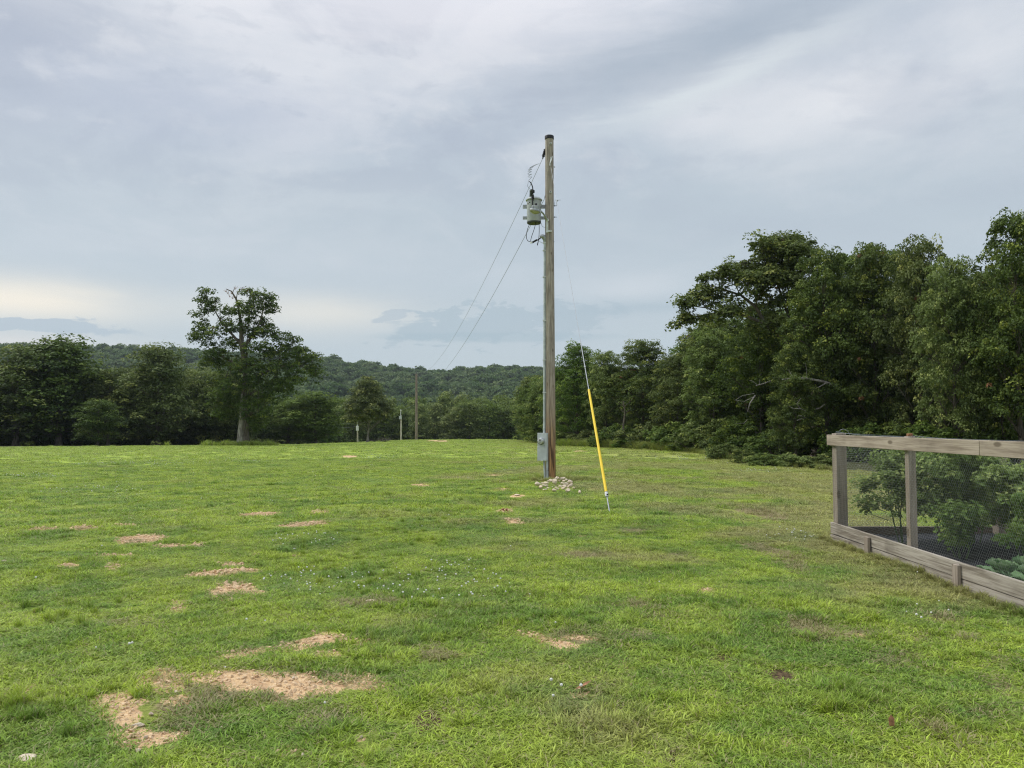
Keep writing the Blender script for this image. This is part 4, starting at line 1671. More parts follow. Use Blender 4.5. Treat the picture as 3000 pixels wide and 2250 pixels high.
def crown_mesh(name, lobes, nclump, per, csize, lsize, seed, mat, brown=0.0, hole=0.0, flat=.85):
    """lobes: (x,y,z,rx,ry,rz)"""
    g = np.random.default_rng(seed)
    lo = np.array(lobes, float)
    wgt = (lo[:, 3] * lo[:, 4] + lo[:, 4] * lo[:, 5] + lo[:, 3] * lo[:, 5])
    li = g.choice(len(lo), nclump, p=wgt / wgt.sum())
    d = g.normal(size=(nclump, 3))
    d /= np.linalg.norm(d, axis=1)[:, None]
    d[:, 2] = np.where((d[:, 2] < -.2) & (g.random(nclump) < .6), -d[:, 2], d[:, 2])
    rr = .60 + .42 * g.random(nclump) ** .8
    rr = np.where(g.random(nclump) < .12, g.random(nclump) * .6, rr)
    Cc = lo[li, :3] + d * lo[li, 3:6] * rr[:, None]
    if hole:
        nn = fbm(Cc[:, 0] * 1.1 + Cc[:, 1] * .6 + 50, Cc[:, 2] * 1.1 + 50, seed, 2)
        kk = nn > hole
        Cc, d = Cc[kk], d[kk]
    m_ = len(Cc)
    cs = csize * (.5 + 1.0 * g.random(m_) ** 1.4)
    hue_c = np.clip(g.random(m_) * .55 + .22 * d[:, 2] + .12, 0, .8)  # random leaf tone; lighter upwards, top light painted into the leaf colour
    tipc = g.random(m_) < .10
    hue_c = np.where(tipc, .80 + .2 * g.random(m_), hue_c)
    if brown:
        hue_c = np.where(g.random(m_) < brown, 2.0, hue_c)
        cs = np.where(hue_c > 1.5, cs * .40, cs)
    # each clump is a leafy dome: leaves on its upper shell, open and shaded below
    off = g.normal(size=(m_, per, 3))
    off[:, :, 2] = np.where(off[:, :, 2] < -.25, -off[:, :, 2], off[:, :, 2])
    off /= np.linalg.norm(off, axis=2)[:, :, None]
    dirs = off.reshape(-1, 3).copy()
    off *= (.72 + .42 * g.random((m_, per)))[:, :, None]
    off *= cs[:, None, None]
    off[:, :, 2] *= flat
    P_ = (Cc[:, None, :] + off).reshape(-1, 3)
    ow = np.repeat(d, per, 0) * .5 + dirs * 1.5
    Q = leaf_quads(P_, lsize, g, .5, ow)
    hue = np.repeat(hue_c, per) + (g.random(m_ * per) - .5) * .16
    hue = np.where(np.repeat(hue_c, per) > 1.5, 2.0, np.clip(hue, 0, 1))
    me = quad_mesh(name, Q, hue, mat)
    return me, Cc


def trunk_mesh(name, H, r0, lobes, clumps, seed, mat, nlimb=None, twig=True, top=.8, extra=None):
    g = np.random.default_rng(seed + 5)
    rd = random.Random(seed)
    m_ = MB()
    pts_ = []
    rs_ = []
    N_ = 9
    bx, by = rd.uniform(-.25, .25), rd.uniform(-.25, .25)
    for i in range(N_ + 1):
        t = i / N_
        pts_.append(Vector((bx * math.sin(t * 3) * t, by * math.sin(t * 4) * t, -.25 + t * H * top)))
        rs_.append(r0 * (1 - .78 * t) * (1.0 + .55 * max(0, .12 - t) / .12))
    m_.tube(pts_, rs_, 10)

    def on_trunk(z):
        t = min(max((z + .25) / (H * top), .05), .98)
        i = min(int(t * N_), N_ - 1)
        f = t * N_ - i
        return pts_[i].lerp(pts_[i + 1], f), rs_[i] * (1 - f) + rs_[i + 1] * f
    cl_ = np.array(clumps)
    lobe_idx = np.argmin(((cl_[:, None, :] - np.array(lobes)[None, :, :3]) ** 2).sum(-1), 1)
    for li, L in enumerate(lobes):
        c = Vector(L[:3])
        hd = math.hypot(c.x, c.y)
        z0 = c.z - hd * rd.uniform(.35, .8) - L[5] * .3
        s, rr = on_trunk(max(z0, H * .12))
        rl = min(rr * .5, r0 * .27)
        if extra:
            cand = [Vector(q) for pl, ra, rb in extra for q in pl[1:]]
            best = min(cand, key=lambda q: (q - c).length)
            if hd > 1.2:
                s, rl = best, .035
        mid = s.lerp(c, .5) + Vector((rd.uniform(-.2, .2), rd.uniform(-.2, .2), rd.uniform(-.1, .25)))
        p_ = bez([s, mid, c], 6)
        m_.tube(p_, [rl * (1 - .72 * i / 6) for i in range(7)], 6, cap=False)
        if twig:
            ids = np.where(lobe_idx == li)[0]
            if len(ids):
                for k_ in g.choice(ids, min(len(ids), 9), replace=False):
                    q = Vector(cl_[k_])
                    j = rd.randint(2, 6)
                    a_ = p_[j]
                    mm = a_.lerp(q, .5) + Vector((rd.uniform(-.15, .15), rd.uniform(-.15, .15), rd.uniform(-.05, .15)))
                    r_ = max(rl * (1 - .72 * j / 6) * .5, .012)
                    m_.tube(bez([a_, mm, q], 3), [r_, r_ * .7, r_ * .5, r_ * .3], 4, cap=False)
    if extra:
        for pl, ra, rb in extra:
            pl = [Vector(q) for q in pl]
            n_p = len(pl)
            m_.tube(pl, [ra + (rb - ra) * i / (n_p - 1) for i in range(n_p)], 7)
    me = bpy.data.meshes.new(name)
    me.from_pydata([tuple(v) for v in m_.V], [], m_.Fc)
    me.materials.append(mat)
    smooth(me, 60)
    return me


def gen_lobes(seed, H, W, b0=.18, n=16, conic=0.0):
    rd = random.Random(seed)
    out = []
    for i in range(n):
        t = b0 + (1 - b0) * ((i + rd.uniform(.1, .9)) / n)
        prof = math.sin(PI * min(1, (.16 + .84 * (t - b0) / (1 - b0) * .93))) ** .62
        prof = prof * (1 - conic * (t - b0) / (1 - b0))
        a = i * 2.4 + rd.uniform(-.5, .5)
        rad_ = W / 2 * prof
        lr = W * rd.uniform(.16, .25) * (.65 + .35 * prof)
        d = max(rad_ - lr * .9, 0) * rd.uniform(.75, 1.15)
        out.append((math.cos(a) * d, math.sin(a) * d, min(t * H, H - lr * .75), lr, lr, lr * rd.uniform(.7, .95)))
    # core
    for t in (.35, .55, .75):
        out.append((0, 0, H * t, W * .26 * (1 - conic * t * .6), W * .26 * (1 - conic * t * .6), H * .16))
    return out


def make_variant(name, seed, H, W, b0, nl, nclump, per, cs, ls, mat, bark, r0, brown=0.0, hole=0.0, conic=0.0, twig=True, flat=.85):
    lb = gen_lobes(seed, H, W, b0, nl, conic)
    cm, cc = crown_mesh(name + '_crown', lb, nclump, per, cs, ls, seed, mat, brown, hole, flat)
    tm = trunk_mesh(name + '_trunk', H, r0, lb, cc, seed, bark, twig=twig)
    return (cm, tm, H, W)


# near wood (seen at 26-60 m)
HV = [make_variant('edge_oak_%d' % i, 200 + i, 9.5, 6.4, b0, 22, 900, 42, .36, .145, mt, M['bark'], .17, br_, .22, cn)
      for i, (b0, mt, br_, cn) in enumerate([(.12, M['leaf_oak'], .006, 0), (.10, M['leaf_oak'], .004, .15), (.14, M['leaf_light'], .003, .1), (.10, M['leaf_oak'], .008, .25), (.08, M['leaf_light'], 0.0, 0.0)])]
# left wood and mid trees (seen at 70-110 m)
MV = [make_variant('field_tree_%d' % i, 300 + i, 10, 8.0, .06, 20, 380, 40, .72, .25, mt, M['bark'], .2, 0, .15, cn, flat=.8)
      for i, (mt, cn) in enumerate([(M['leaf_dark'], .1), (M['leaf_dark'], .3), (M['leaf_valley'], 0.0), (M['leaf_oak'], .1)])]
# valley trees (150 m)
LV = [make_variant('valley_tree_%d' % i, 400 + i, 14, 9.5, .08, 18, 240, 20, 1.05, .50, M['leaf_valley'] if i != 2 else M['leaf_light'], M['bark'], .25, 0, .15, .1 * i, twig=False, flat=.85)
      for i in range(4)]


def plant_tree(var, px, ytop, Y, wpx, label, group, rz=0.0, name='tree', cat='tree', zb=None):
    cm, tm, H, W = var
    X = (px - 1500) / F * Y
    gz = T(X, Y) if zb is None else zb
    top = at(px, ytop, Y).z
    h = (top - gz) / H / 1.035
    wsc = (wpx * Y / F) / W
    o = empty(name, (X, Y, gz), label, cat, group, rz)
    o.scale = (wsc, wsc, h)
    t = link('trunk', tm, None, o)
    c = link('crown', cm, None, o)
    return o


RG = 'trees of the wood along the right side of the lawn'
R_trees = [
    # var px ytop Y wpx rz label
    (4, 1690, 1003, 60, 190, .3, 'light green feathery tree rising just right of the utility pole'),
    (2, 1775, 1022, 57, 170, 1.3, 'light green tree behind the yellow guard of the guy wire'),
    (0, 1880, 990, 55, 230, 2.2, 'rounded dense tree midway between the guy wire and the big oak'),
    (1, 1985, 1030, 49, 190, 4.0, 'lower tree left of the spreading oak, under its longest limb'),
    (4, 1640, 1080, 66, 150, 2.0, 'small light green tree partly hidden behind the utility pole'),
    (2, 2090, 950, 45, 220, 5.1, 'broad green tree directly below the overhanging limb of the big oak'),
    (0, 2230, 880, 41, 260, .9, 'tree with dense low foliage in front of the spreading oak'),
    (1, 2420, 716, 35, 290, 1.7, 'tall oak just right of the spreading oak, with yellowish top twigs'),
    (3, 2560, 706, 34, 270, 2.9, 'tall oak above the corner post of the garden fence'),
    (0, 2700, 680, 32, 250, 3.6, 'slim tall oak with the highest narrow top above the garden rail'),
    (2, 2795, 735, 28.5, 250, 4.4, 'yellow green leafy oak right of the slim tall oak'),
    (1, 2990, 606, 27, 330, 5.5, 'tallest oak at the right edge of the photo, brown leaf clusters in it'),
    (3, 3260, 560, 27, 360, .5, 'large oak beyond the tallest oak at the right edge'),
    (0, 3650, 560, 26, 380, 1.1, 'large oak standing outermost in the right wood'),
    (2, 2490, 722, 37, 270, 3.9, 'oak filling the gap between the two tall oaks right of the spreading oak'),
    (1, 2630, 716, 36, 260, .3, 'oak standing behind the slim tall oak, on its left'),
    (3, 2880, 790, 31, 250, 2.1, 'darker oak behind, in the gap left of the tallest oak at the right edge'),
    (3, 2330, 1000, 34, 190, .2, 'young leafy tree low between the oak trunk and the lawn'),
]
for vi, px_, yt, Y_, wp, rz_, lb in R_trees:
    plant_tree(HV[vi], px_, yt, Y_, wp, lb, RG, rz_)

# spreading oak with the long limb to the left
S6 = 800 / 1659.0
SOY = 38.0
SK = SOY / F * S6
ox = (2388 - 1500) / F * SOY
ogz = T(ox, SOY)
oz = CAMZ + (1240 - 600) * SOY / F          # z of zoom row 0


def so(u, v_, ru, rv, dy=0.0, ry=None):
    X = (1600 + u * S6 - 2388) / F * SOY
    Z = oz - v_ * SK - ogz
    return (X, dy, Z, ru * SK, (ry if ry else ru) * SK, rv * SK)


sl = [so(1300, 270, 95, 60, -.5), so(1450, 240, 110, 55, .5), so(1560, 230, 100, 55, .5), so(1200, 350, 75, 60, .3), so(1110, 440, 70, 55, -.2), so(1000, 450, 45, 30, .4), so(1290, 400, 90, 60, 1.0),
      so(960, 560, 75, 55, .3), so(850, 620, 65, 42, -.2), so(810, 745, 40, 22, 0), so(880, 705, 60, 22, .2), so(1000, 710, 70, 26, 0), so(1080, 560, 90, 60, .6), so(1110, 660, 90, 40, -.4),
      so(1220, 500, 100, 60, -.6), so(1350, 520, 90, 70, .8), so(1250, 640, 80, 60, .5), so(1430, 400, 80, 70, 1.2), so(1540, 420, 100, 80, .6), so(1650, 330, 120, 90, 1), so(1480, 600, 120, 80, .5),
      so(1350, 760, 120, 60, 0), so(1380, 320, 90, 70, .6), so(1330, 470, 80, 60, -.6), so(1450, 510, 100, 70, -.5), so(1180, 420, 60, 50, .8), so(1480, 320, 90, 60, -.6), so(1650, 560, 120, 110, 1.2), so(1700, 750, 120, 100, .5)]
sl = [(a, b - 0, c, d, min(e_, 1.6), f * 1.2) for a, b, c, d, e_, f in sl]
cm, cc = crown_mesh('spreading_oak_crown', sl, 1500, 30, .34, .155, 555, M['leaf_oak'], .003, .36)


def sv(u, v_, y_=0.0):
    q = so(u, v_, 1, 1)
    return (q[0], y_, q[2])


ext = [([sv(1620, 1100), sv(1560, 980, -.2), sv(1480, 860, -.3), sv(1340, 720, 0), sv(1180, 655, .1), sv(1030, 655, .1), sv(900, 680, .1), sv(820, 720, 0)], .15, .02),
       ([sv(1340, 720), sv(1290, 610, .2), sv(1200, 540, .2), sv(1080, 500, .2), sv(980, 470, .3)], .10, .02),
       ([sv(1600, 1050), sv(1560, 850, .3), sv(1500, 650, .5), sv(1440, 450, .6), sv(1350, 300, .5)], .13, .02),
       ([sv(1500, 650, .5), sv(1540, 450, .6), sv(1600, 300, .6)], .07, .02),
       ([sv(1080, 655, .1), sv(980, 620, .1), sv(880, 610, 0)], .05, .015)]
tm = trunk_mesh('spreading_oak_trunk', 8.5, .23, sl, cc, 555, M['bark'], twig=True, top=.6, extra=ext)
so_o = empty('spreading_oak', (ox, SOY, ogz), 'large spreading oak whose crown reaches left over the lower trees, sky showing through', 'tree', RG)
link('trunk', tm, None, so_o)
link('crown', cm, None, so_o)

# bare pale limbs showing in the dark of the wood
S7 = 550 / 2212.0


def limb(pts_, Y, r0, r1, label):
    pp_ = [at(2150 + u * S7, 1000 + v_ * S7, Y + d) for u, v_, d in pts_]
    m_ = MB()
    n_p = len(pp_)
    m_.tube(pp_, [r0 + (r1 - r0) * i / (n_p - 1) for i in range(n_p)], 7)
    return m_, pp_


def dead_limb(main, subs, Y, r0, label):
    m_, pp_ = limb(main, Y, r0, r0 * .35, label)
    for s_ in subs:
        q = [at(2150 + u * S7, 1000 + v_ * S7, Y + d) for u, v_, d in s_]
        m_.tube(q, [r0 * .35 + (.008 - r0 * .35) * i / (len(q) - 1) for i in range(len(q))], 5)
    o = m_.build('dead_limb', M['bark_pale'], so_o)
    return o


ORG[so_o.name] = Vector((ox, SOY, ogz))
dead_limb([(1450, 800, 3.5), (1300, 600, 1.5), (1170, 515, .4), (1030, 470, 0), (860, 440, 0), (720, 432, 0), (570, 450, 0)],
          [[(700, 432, 0), (670, 380, 0), (640, 330, 0)], [(1090, 490, 0), (1000, 540, 0), (950, 560, -.2)], [(850, 440, 0), (860, 350, .2), (840, 250, .2)]], 33.3, .085, '')
dead_limb([(930, 900, 3.2), (960, 800, 1.0), (1010, 790, .3), (1065, 745, 0)], [[(850, 825, .3), (790, 795, 0), (740, 740, 0), (790, 670, 0)], [(790, 795, 0), (700, 790, 0), (640, 760, 0)]], 32.6, .055, '')
dead_limb([(930, 880, 3.2), (840, 900, .6), (745, 932, 0)], [[(840, 900, .6), (800, 880, 0), (760, 875, 0)]], 32.8, .045, '')
dead_limb([(430, 470, 1.4), (360, 495, 0), (260, 522, 0)], [[(300, 515, 0), (300, 480, 0), (305, 450, 0)], [(280, 515, 0), (220, 470, 0), (180, 458, 0)]], 34.0, .035, '')
dead_limb([(250, 640, 1.4), (190, 730, 0), (160, 830, 0)], [[(240, 650, 0), (120, 710, 0), (0, 690, 0)], [(240, 615, 0), (100, 640, 0), (20, 690, 0)], [(160, 920, 0), (120, 965, 0), (20, 968, 0)]], 35.5, .04, '')
# slender trunks seen inside the wood on the right
for (px_, yb, yt_, Y_, r_, lb) in ((2935, 1360, 900, 28.2, .065, 'slender pale trunk standing in the wood near the right edge'),
                                   (2757, 1340, 1080, 29.5, .09, 'thin grey trunk in the wood above the middle of the garden rail'),
                                   (2565, 1320, 1130, 34.5, .08, 'thin dark trunk in the wood above the garden corner post'),
                                   (1828, 1290, 1170, 52.0, .09, 'thin trunk in the wood left of the overhanging limb')):
    X_ = (px_ - 1500) / F * Y_
    z0 = T(X_, Y_)
    zt = at(px_, yt_, Y_).z
    o = empty('bare_tree', (X_, Y_, z0), lb, 'tree', 'slender tree trunks inside the right wood')
    m_ = MB()
    pts_ = [Vector((X_ + .06 * math.sin(i * 1.3), Y_, z0 - .1 + (zt - z0) * i / 8)) for i in range(9)]
    m_.tube(pts_, [r_ * (1 - .6 * i / 8) for i in range(9)], 8)
    m_.build('trunk', M['bark'], o)
    m_ = MB()
    rd = random.Random(px_)
    for i in range(6):
        m_ = MB()
        a_ = pts_[rd.randint(3, 7)]
        dd2 = Vector((rd.uniform(-1, 1), rd.uniform(-.5, .2), rd.uniform(.1, .7)))
        m_.tube([a_, a_ + dd2 * .5 + Vector((0, 0, -.05)), a_ + dd2], [.03, .02, .008], 5)
        m_.build('branch', M['bark'], o)

# dark shrub layer and second row, one mass behind the first trees
XV = []
for i in range(4):
    rq = random.Random(500 + i)
    lb = [(0, 0, 5.6, 3.6, 3.6, 3.0)]
    for k_ in range(7):
        a_ = k_ * .9 + rq.uniform(-.3, .3)
        lb.append((math.cos(a_) * 2.3, math.sin(a_) * 2.3, rq.uniform(3.6, 6.6), 2.0, 2.0, 1.7))
    cm, cc = crown_mesh('mass_crown_%d' % i, lb, 90, 22, 1.35, 1.05, 700 + i, M['leaf_hill'], 0, 0, .6)
    XV.append(template('mass_crown_%d' % i, cm))

g = np.random.default_rng(33)
pts_ = []
# behind the right wood
edge_az = [pxaz(1560), pxaz(1640), pxaz(2034), pxaz(2082), pxaz(2300), pxaz(2500), pxaz(3000), 0.9, 1.25]
edge_r = [66, 66, 53, 45, 41, 36, 33, 33, 34]
for i in range(900):
    a = pxaz(1560) + (1.25 - pxaz(1560)) * g.random()
    r = np.interp(a, edge_az, edge_r) + 6 + 42 * g.random() ** 1.2
    sc_ = .72 if a < pxaz(2000) else .88
    pts_.append((r * math.sin(a), r * math.cos(a), sc_ * (.8 + .25 * g.random())))
# behind the left wood
for i in range(700):
    a = -1.2 + (pxaz(700) + 1.2) * g.random()
    r = 92 + 55 * g.random() ** 1.3
    pts_.append((r * math.sin(a), r * math.cos(a), .62 + .25 * g.random()))
pts_ = np.array(pts_)
x, y, s = pts_.T
n = len(x)
WD = [template('wood_crown_%d' % i, v_[0]) for i, v_ in enumerate(HV[:5] + MV[:4])]
wpk = np.where(x > -20, g.integers(0, 5, n), g.integers(5, 9, n))
scatter('woods', np.stack([x, y, terrain(x, y) - .3], -1), np.stack([0 * x, 0 * x, g.random(n) * 6.28], -1), np.stack([s * 1.1, s * 1.1, s], -1), wpk, WD,
        {'rand': g.random(n)}, 'dark mass of trees behind the edges of the wood')

# hillside forest
pts_ = []
N_ = 9500
a = -0.95 + 1.75 * g.random(N_)
r = np.sqrt(225 ** 2 + (760 ** 2 - 225 ** 2) * g.random(N_))
x, y = r * np.sin(a), r * np.cos(a)
s = .85 + .65 * g.random(N_) ** 1.5
s = s * (1 - .0 * r)
scatter('forest', np.stack([x, y, terrain(x, y) - .5], -1), np.stack([0 * x, 0 * x, g.random(N_) * 6.28], -1),
        np.stack([s, s, s * (1.0 + .25 * g.random(N_))], -1), g.integers(0, 4, N_), XV, {'rand': g.random(N_)}, 'broadleaf forest covering the far hills')

# left wood: individual trees
LG = 'trees of the wood along the left side of the lawn'
L_trees = [
    (0, -300, 1010, 76, 420, .4, 'big dark tree outermost at the left of the wood'),
    (0, 50, 1012, 75, 330, 1.4, 'dark broad tree at the left edge of the photo'),
    (1, 175, 992, 77, 360, 2.6, 'highest dark tree of the left wood, with a rounded top'),
    (3, 320, 1075, 79, 190, .9, 'lower yellowish green tree between the two tallest trees of the left wood'),
    (1, 462, 1014, 79, 270, 3.3, 'dark tree with a visible trunk left of the lone oak'),
    (2, 590, 1075, 92, 190, 4.1, 'tree standing behind the left side of the lone oak'),
    (3, 400, 1080, 90, 170, 5.0, 'low tree behind the gap left of the dark tree with a visible trunk'),
    (2, 845, 1165, 92, 200, .7, 'pale green tree behind the right side of the lone oak'),
    (2, 925, 1148, 90, 220, 1.9, 'pale green tree with a thin trunk right of the lone oak'),
    (0, 670, 1150, 95, 190, 2.7, 'dark tree right behind the trunk of the lone oak'),
    (1, -620, 1000, 78, 420, 3.0, 'dark tree far outside the left of the wood'),
    (0, 290, 1170, 70, 150, 2.2, 'low drooping tree at the foot of the left wood, above the lawn'),
]
for vi, px_, yt, Y_, wp, rz_, lb in L_trees:
    plant_tree(MV[vi], px_, yt, Y_, wp, lb, LG, rz_)

# lone oak
KK = .01366
LX = (719 - 1500) / F * 68
LZ = T(LX, 68)


def lo_(zx, zy, rx, rz_, dy=0.0):
    return ((zx - 1595) * KK, dy, (1115 - zy) * KK, rx * KK, min(rx, 130) * KK, rz_ * KK)


ol = [lo_(1325, 130, 45, 35), lo_(1300, 185, 45, 30, .3), lo_(1395, 190, 35, 30, -.2), lo_(1350, 240, 50, 40, .2), lo_(1285, 290, 45, 50), lo_(1290, 390, 65, 70, .4), lo_(1265, 430, 40, 30, -.5), lo_(1370, 420, 70, 55, -.5),
      lo_(1460, 260, 55, 45, .6), lo_(1450, 370, 70, 50, .3), lo_(1600, 150, 60, 45, .4), lo_(1690, 150, 55, 40, -.3), lo_(1750, 190, 45, 45), lo_(1785, 250, 22, 40), lo_(1660, 230, 90, 60, .5), lo_(1580, 270, 70, 60, -.5),
      lo_(1590, 370, 90, 60), lo_(1680, 330, 50, 50, .6), lo_(1700, 410, 90, 50, .3), lo_(1740, 370, 35, 30), lo_(1840, 440, 80, 50), lo_(1900, 450, 50, 35, .6), lo_(1930, 530, 80, 50, -.3), lo_(1820, 530, 120, 60, .5), lo_(2020, 570, 60, 45), lo_(2040, 660, 50, 60, .2),
      lo_(1940, 640, 100, 70), lo_(1690, 520, 100, 60, -.6), lo_(1480, 480, 80, 50, .4), lo_(1400, 540, 90, 50, -.4), lo_(1360, 600, 70, 50, .2), lo_(1500, 620, 110, 70, .8), lo_(1620, 640, 120, 70, -.8), lo_(1780, 650, 120, 80, .3),
      lo_(1650, 760, 140, 70, .6), lo_(1500, 760, 110, 70, -.6), lo_(1430, 830, 80, 60), lo_(1800, 770, 110, 70, .4), lo_(1900, 730, 80, 50, -.5), lo_(1580, 860, 120, 60, .8), lo_(1460, 920, 80, 45), lo_(1660, 900, 100, 60, -.6),
      lo_(1600, 960, 90, 40, .6), lo_(1730, 850, 70, 60), lo_(1690, 1000, 50, 50), lo_(1400, 880, 40, 40)]
ol = [(a, b, c, d * 1.05, e_ * 1.05, f * 1.25) for a, b, c, d, e_, f in ol]
cm, cc = crown_mesh('lone_oak_crown', ol, 1900, 26, .36, .18, 801, M['leaf_oak'], .001, .18)


def lv(zx, zy, y_=0.0):
    return ((zx - 1595) * KK, y_, (1115 - zy) * KK)


ext = [([lv(1580, 560), lv(1560, 440), lv(1555, 330, .1), lv(1540, 230, .1), lv(1520, 160, .1), lv(1490, 110, 0), lv(1455, 95, 0)], .20, .03),
       ([lv(1520, 165, .1), lv(1530, 120, 0), lv(1560, 85, 0)], .05, .015), ([lv(1520, 160, .1), lv(1500, 120, 0), lv(1512, 80, 0)], .05, .012), ([lv(1560, 85, 0), lv(1590, 95, 0)], .02, .01),
       ([lv(1585, 470), lv(1640, 390), lv(1680, 310, .1), lv(1700, 220, .1), lv(1760, 200)], .15, .02),
       ([lv(1560, 460), lv(1480, 370), lv(1420, 300, .1), lv(1380, 230), lv(1330, 160)], .13, .02),
       ([lv(1590, 700), lv(1680, 660), lv(1800, 600), lv(1950, 600), lv(2060, 640)], .16, .03),
       ([lv(1585, 640), lv(1500, 570), lv(1400, 520), lv(1300, 440)], .15, .02)]
tm = trunk_mesh('lone_oak_trunk', 12.5, .44, ol, cc, 801, M['bark'], top=.62, extra=ext)
oak = empty('lone_oak', (LX, 68, LZ), 'tall lone oak with an open crown and dead topmost twigs at the far lawn edge', 'tree')
link('trunk', tm, None, oak)
link('crown', cm, None, oak)
# dead reddish twigs at its top
m_ = MB()
rd = random.Random(3)
for (zx, zy) in ((1455, 95), (1470, 110), (1490, 110), (1512, 80), (1535, 110), (1560, 85), (1590, 95), (1480, 130), (1500, 140)):
    b0 = Vector(lv(zx, zy + 20)) + Vector((LX, 68, LZ))
    for i in range(5):
        m_.tube([b0, b0 + Vector((rd.uniform(-.3, .3), rd.uniform(-.2, .2), rd.uniform(.1, .4)))], [.015, .006], 4)
ORG[oak.name] = Vector((LX, 68, LZ))
dw = m_.build('dead_twigs', M['dry_leaf'], oak)
# pale lower trunk stub
m_ = MB()
m_.tube([Vector((LX + (1575 - 1595) * KK, 67.55, LZ + (1115 - 1110) * KK)), Vector((LX + (1580 - 1595) * KK, 67.58, LZ + (1115 - 960) * KK)), Vector((LX - .2, 67.65, LZ + (1115 - 780) * KK))], [.30, .2, .08], 9)
m_.build('trunk_fork', M['bark_pale'], oak)

# small round tree with its posts
sm = gen_lobes(77, 7.6, 6.0, .26, 26, .30)
rq = random.Random(12)
sm = [(0, 0, 3.6, 1.9, 1.9, 1.3), (0, 0, 5.2, 1.4, 1.4, 1.2)]
for zz_, rr_, k_ in ((2.75, 1.9, 8), (3.7, 2.1, 8), (4.7, 1.6, 7), (5.7, 1.0, 5), (6.5, .45, 3), (7.1, .05, 1)):
    for j_ in range(k_):
        a_ = j_ * 2 * PI / k_ + rq.uniform(-.3, .3) + zz_
        sm.append((math.cos(a_) * rr_, math.sin(a_) * rr_, zz_ + rq.uniform(-.2, .2), .72, .72, .55))
cm, cc = crown_mesh('small_tree_crown', sm, 760, 30, .45, .22, 902, M['leaf_oak'], .004, .0)
tm = trunk_mesh('small_tree_trunk', 7.6, .15, sm, cc, 902, M['bark_pale'], top=.7)
STY = 86.0
stx = (1078 - 1500) / F * STY
stz = T(stx, STY)
st = empty('small_tree', (stx, STY, stz), 'small round tree with a pale trunk standing alone on the crest left of centre', 'tree')
hz = (at(1078, 1106, STY).z - stz) / 7.6
st.scale = (1.0, 1.0, hz)
link('trunk', tm, None, st)
link('crown', cm, None, st)

# valley row
VG = 'trees of the dense row in the valley beyond the crest'
rd = random.Random(9)
tops = [(980, 1160), (1040, 1150), (1150, 1160), (1230, 1158), (1290, 1150), (1370, 1150), (1440, 1145), (1510, 1150), (1580, 1142), (1650, 1145)]
tx = [q[0] for q in tops]
ty = [q[1] for q in tops]
cnt = 0
for row, (Yr, nx, dyp) in enumerate(((142, 15, 28), (152, 15, 14), (165, 14, 0))):
    for i in range(nx):
        px_ = 985 + (1680 - 985) * (i + .5 * (row % 2) + rd.uniform(-.2, .2)) / (nx - 1)
        yt = float(np.interp(px_, tx, ty)) + dyp + rd.uniform(-6, 12)
        plant_tree(LV[rd.randint(0, 3)], px_, yt, Yr + rd.uniform(-4, 4), rd.uniform(85, 125), 'broad green tree in the dense row beyond the crest of the lawn', VG, rd.uniform(0, 6))
# behind the left trees, the valley carries on
for i in range(16):
    px_ = 720 + 18 * i
    plant_tree(LV[rd.randint(0, 3)], px_, 1188 + rd.uniform(-8, 12), 128 + rd.uniform(-6, 10), rd.uniform(90, 130), 'broad green tree in the dense row beyond the crest of the lawn', VG, rd.uniform(0, 6))


# ------------------------------------------------------------------ undergrowth along the right wood: bushes and tall grass
def bush_mesh(name, seed, mat, ncl, per, cs, ls, W=2.0, H=1.2):
    g_ = np.random.default_rng(seed)
    lb = []
    for i in range(22):
        a_ = g_.random() * 6.28
        d_ = g_.random() ** .7 * W * .46
        hz_ = H * (.10 + .62 * g_.random() * (1.15 - d_ / W))
        q_ = W * (.07 + .10 * g_.random())
        lb.append((math.cos(a_) * d_, math.sin(a_) * d_, hz_, q_, q_, H * (.12 + .2 * g_.random())))
    cm_, cc_ = crown_mesh(name, lb, ncl, per, cs, ls, seed, mat, 0, 0, .7)
    m2 = MB()
    for q in cc_[:: max(1, len(cc_) // 22)]:
        m2.tube([Vector((q[0] * .2, q[1] * .2, -.05)), Vector((q[0] * .6, q[1] * .6, q[2] * .55)), Vector(tuple(q))], [.014, .010, .005], 4, cap=False)
    sm_ = bpy.data.meshes.new(name + '_stems')
    sm_.from_pydata([tuple(v) for v in m2.V], [], m2.Fc)
    sm_.materials.append(M['bark'])
    return cm_, sm_


bushes = [bush_mesh('bush_a', 41, M['leaf_bush'], 330, 22, .13, .085), bush_mesh('bush_b', 42, M['leaf_oak'], 330, 22, .12, .075), bush_mesh('bush_c', 43, M['leaf_light'], 300, 22, .14, .095)]
BG = 'bushes at the foot of the right wood'


def bush(px_, ybase, wpx, hpx, v_, label, dark=False):
    p_ = ground_at(px_, ybase)
    if px_ < 2060:
        a_z = pxaz(px_)
        r_e = float(wood_edge(a_z)) + (.2 if hpx < 60 else 1.2)
        p_ = Vector((r_e * math.sin(a_z), r_e * math.cos(a_z), 0))
        p_.z = T(p_.x, p_.y)
    o = empty('bush', tuple(p_), label, 'bush', BG, rd.uniform(0, 6))
    s_ = wpx * 1.35 * p_.y / F / 2.0
    o.scale = (s_ * (.85 if hpx < 75 else 1), s_ * (.6 if hpx < 75 else 1), hpx * (.72 if hpx < 75 else 1) * p_.y / F / 1.15)
    link('foliage', bushes[v_][0], None, o)
    link('stems', bushes[v_][1], None, o)
    return o


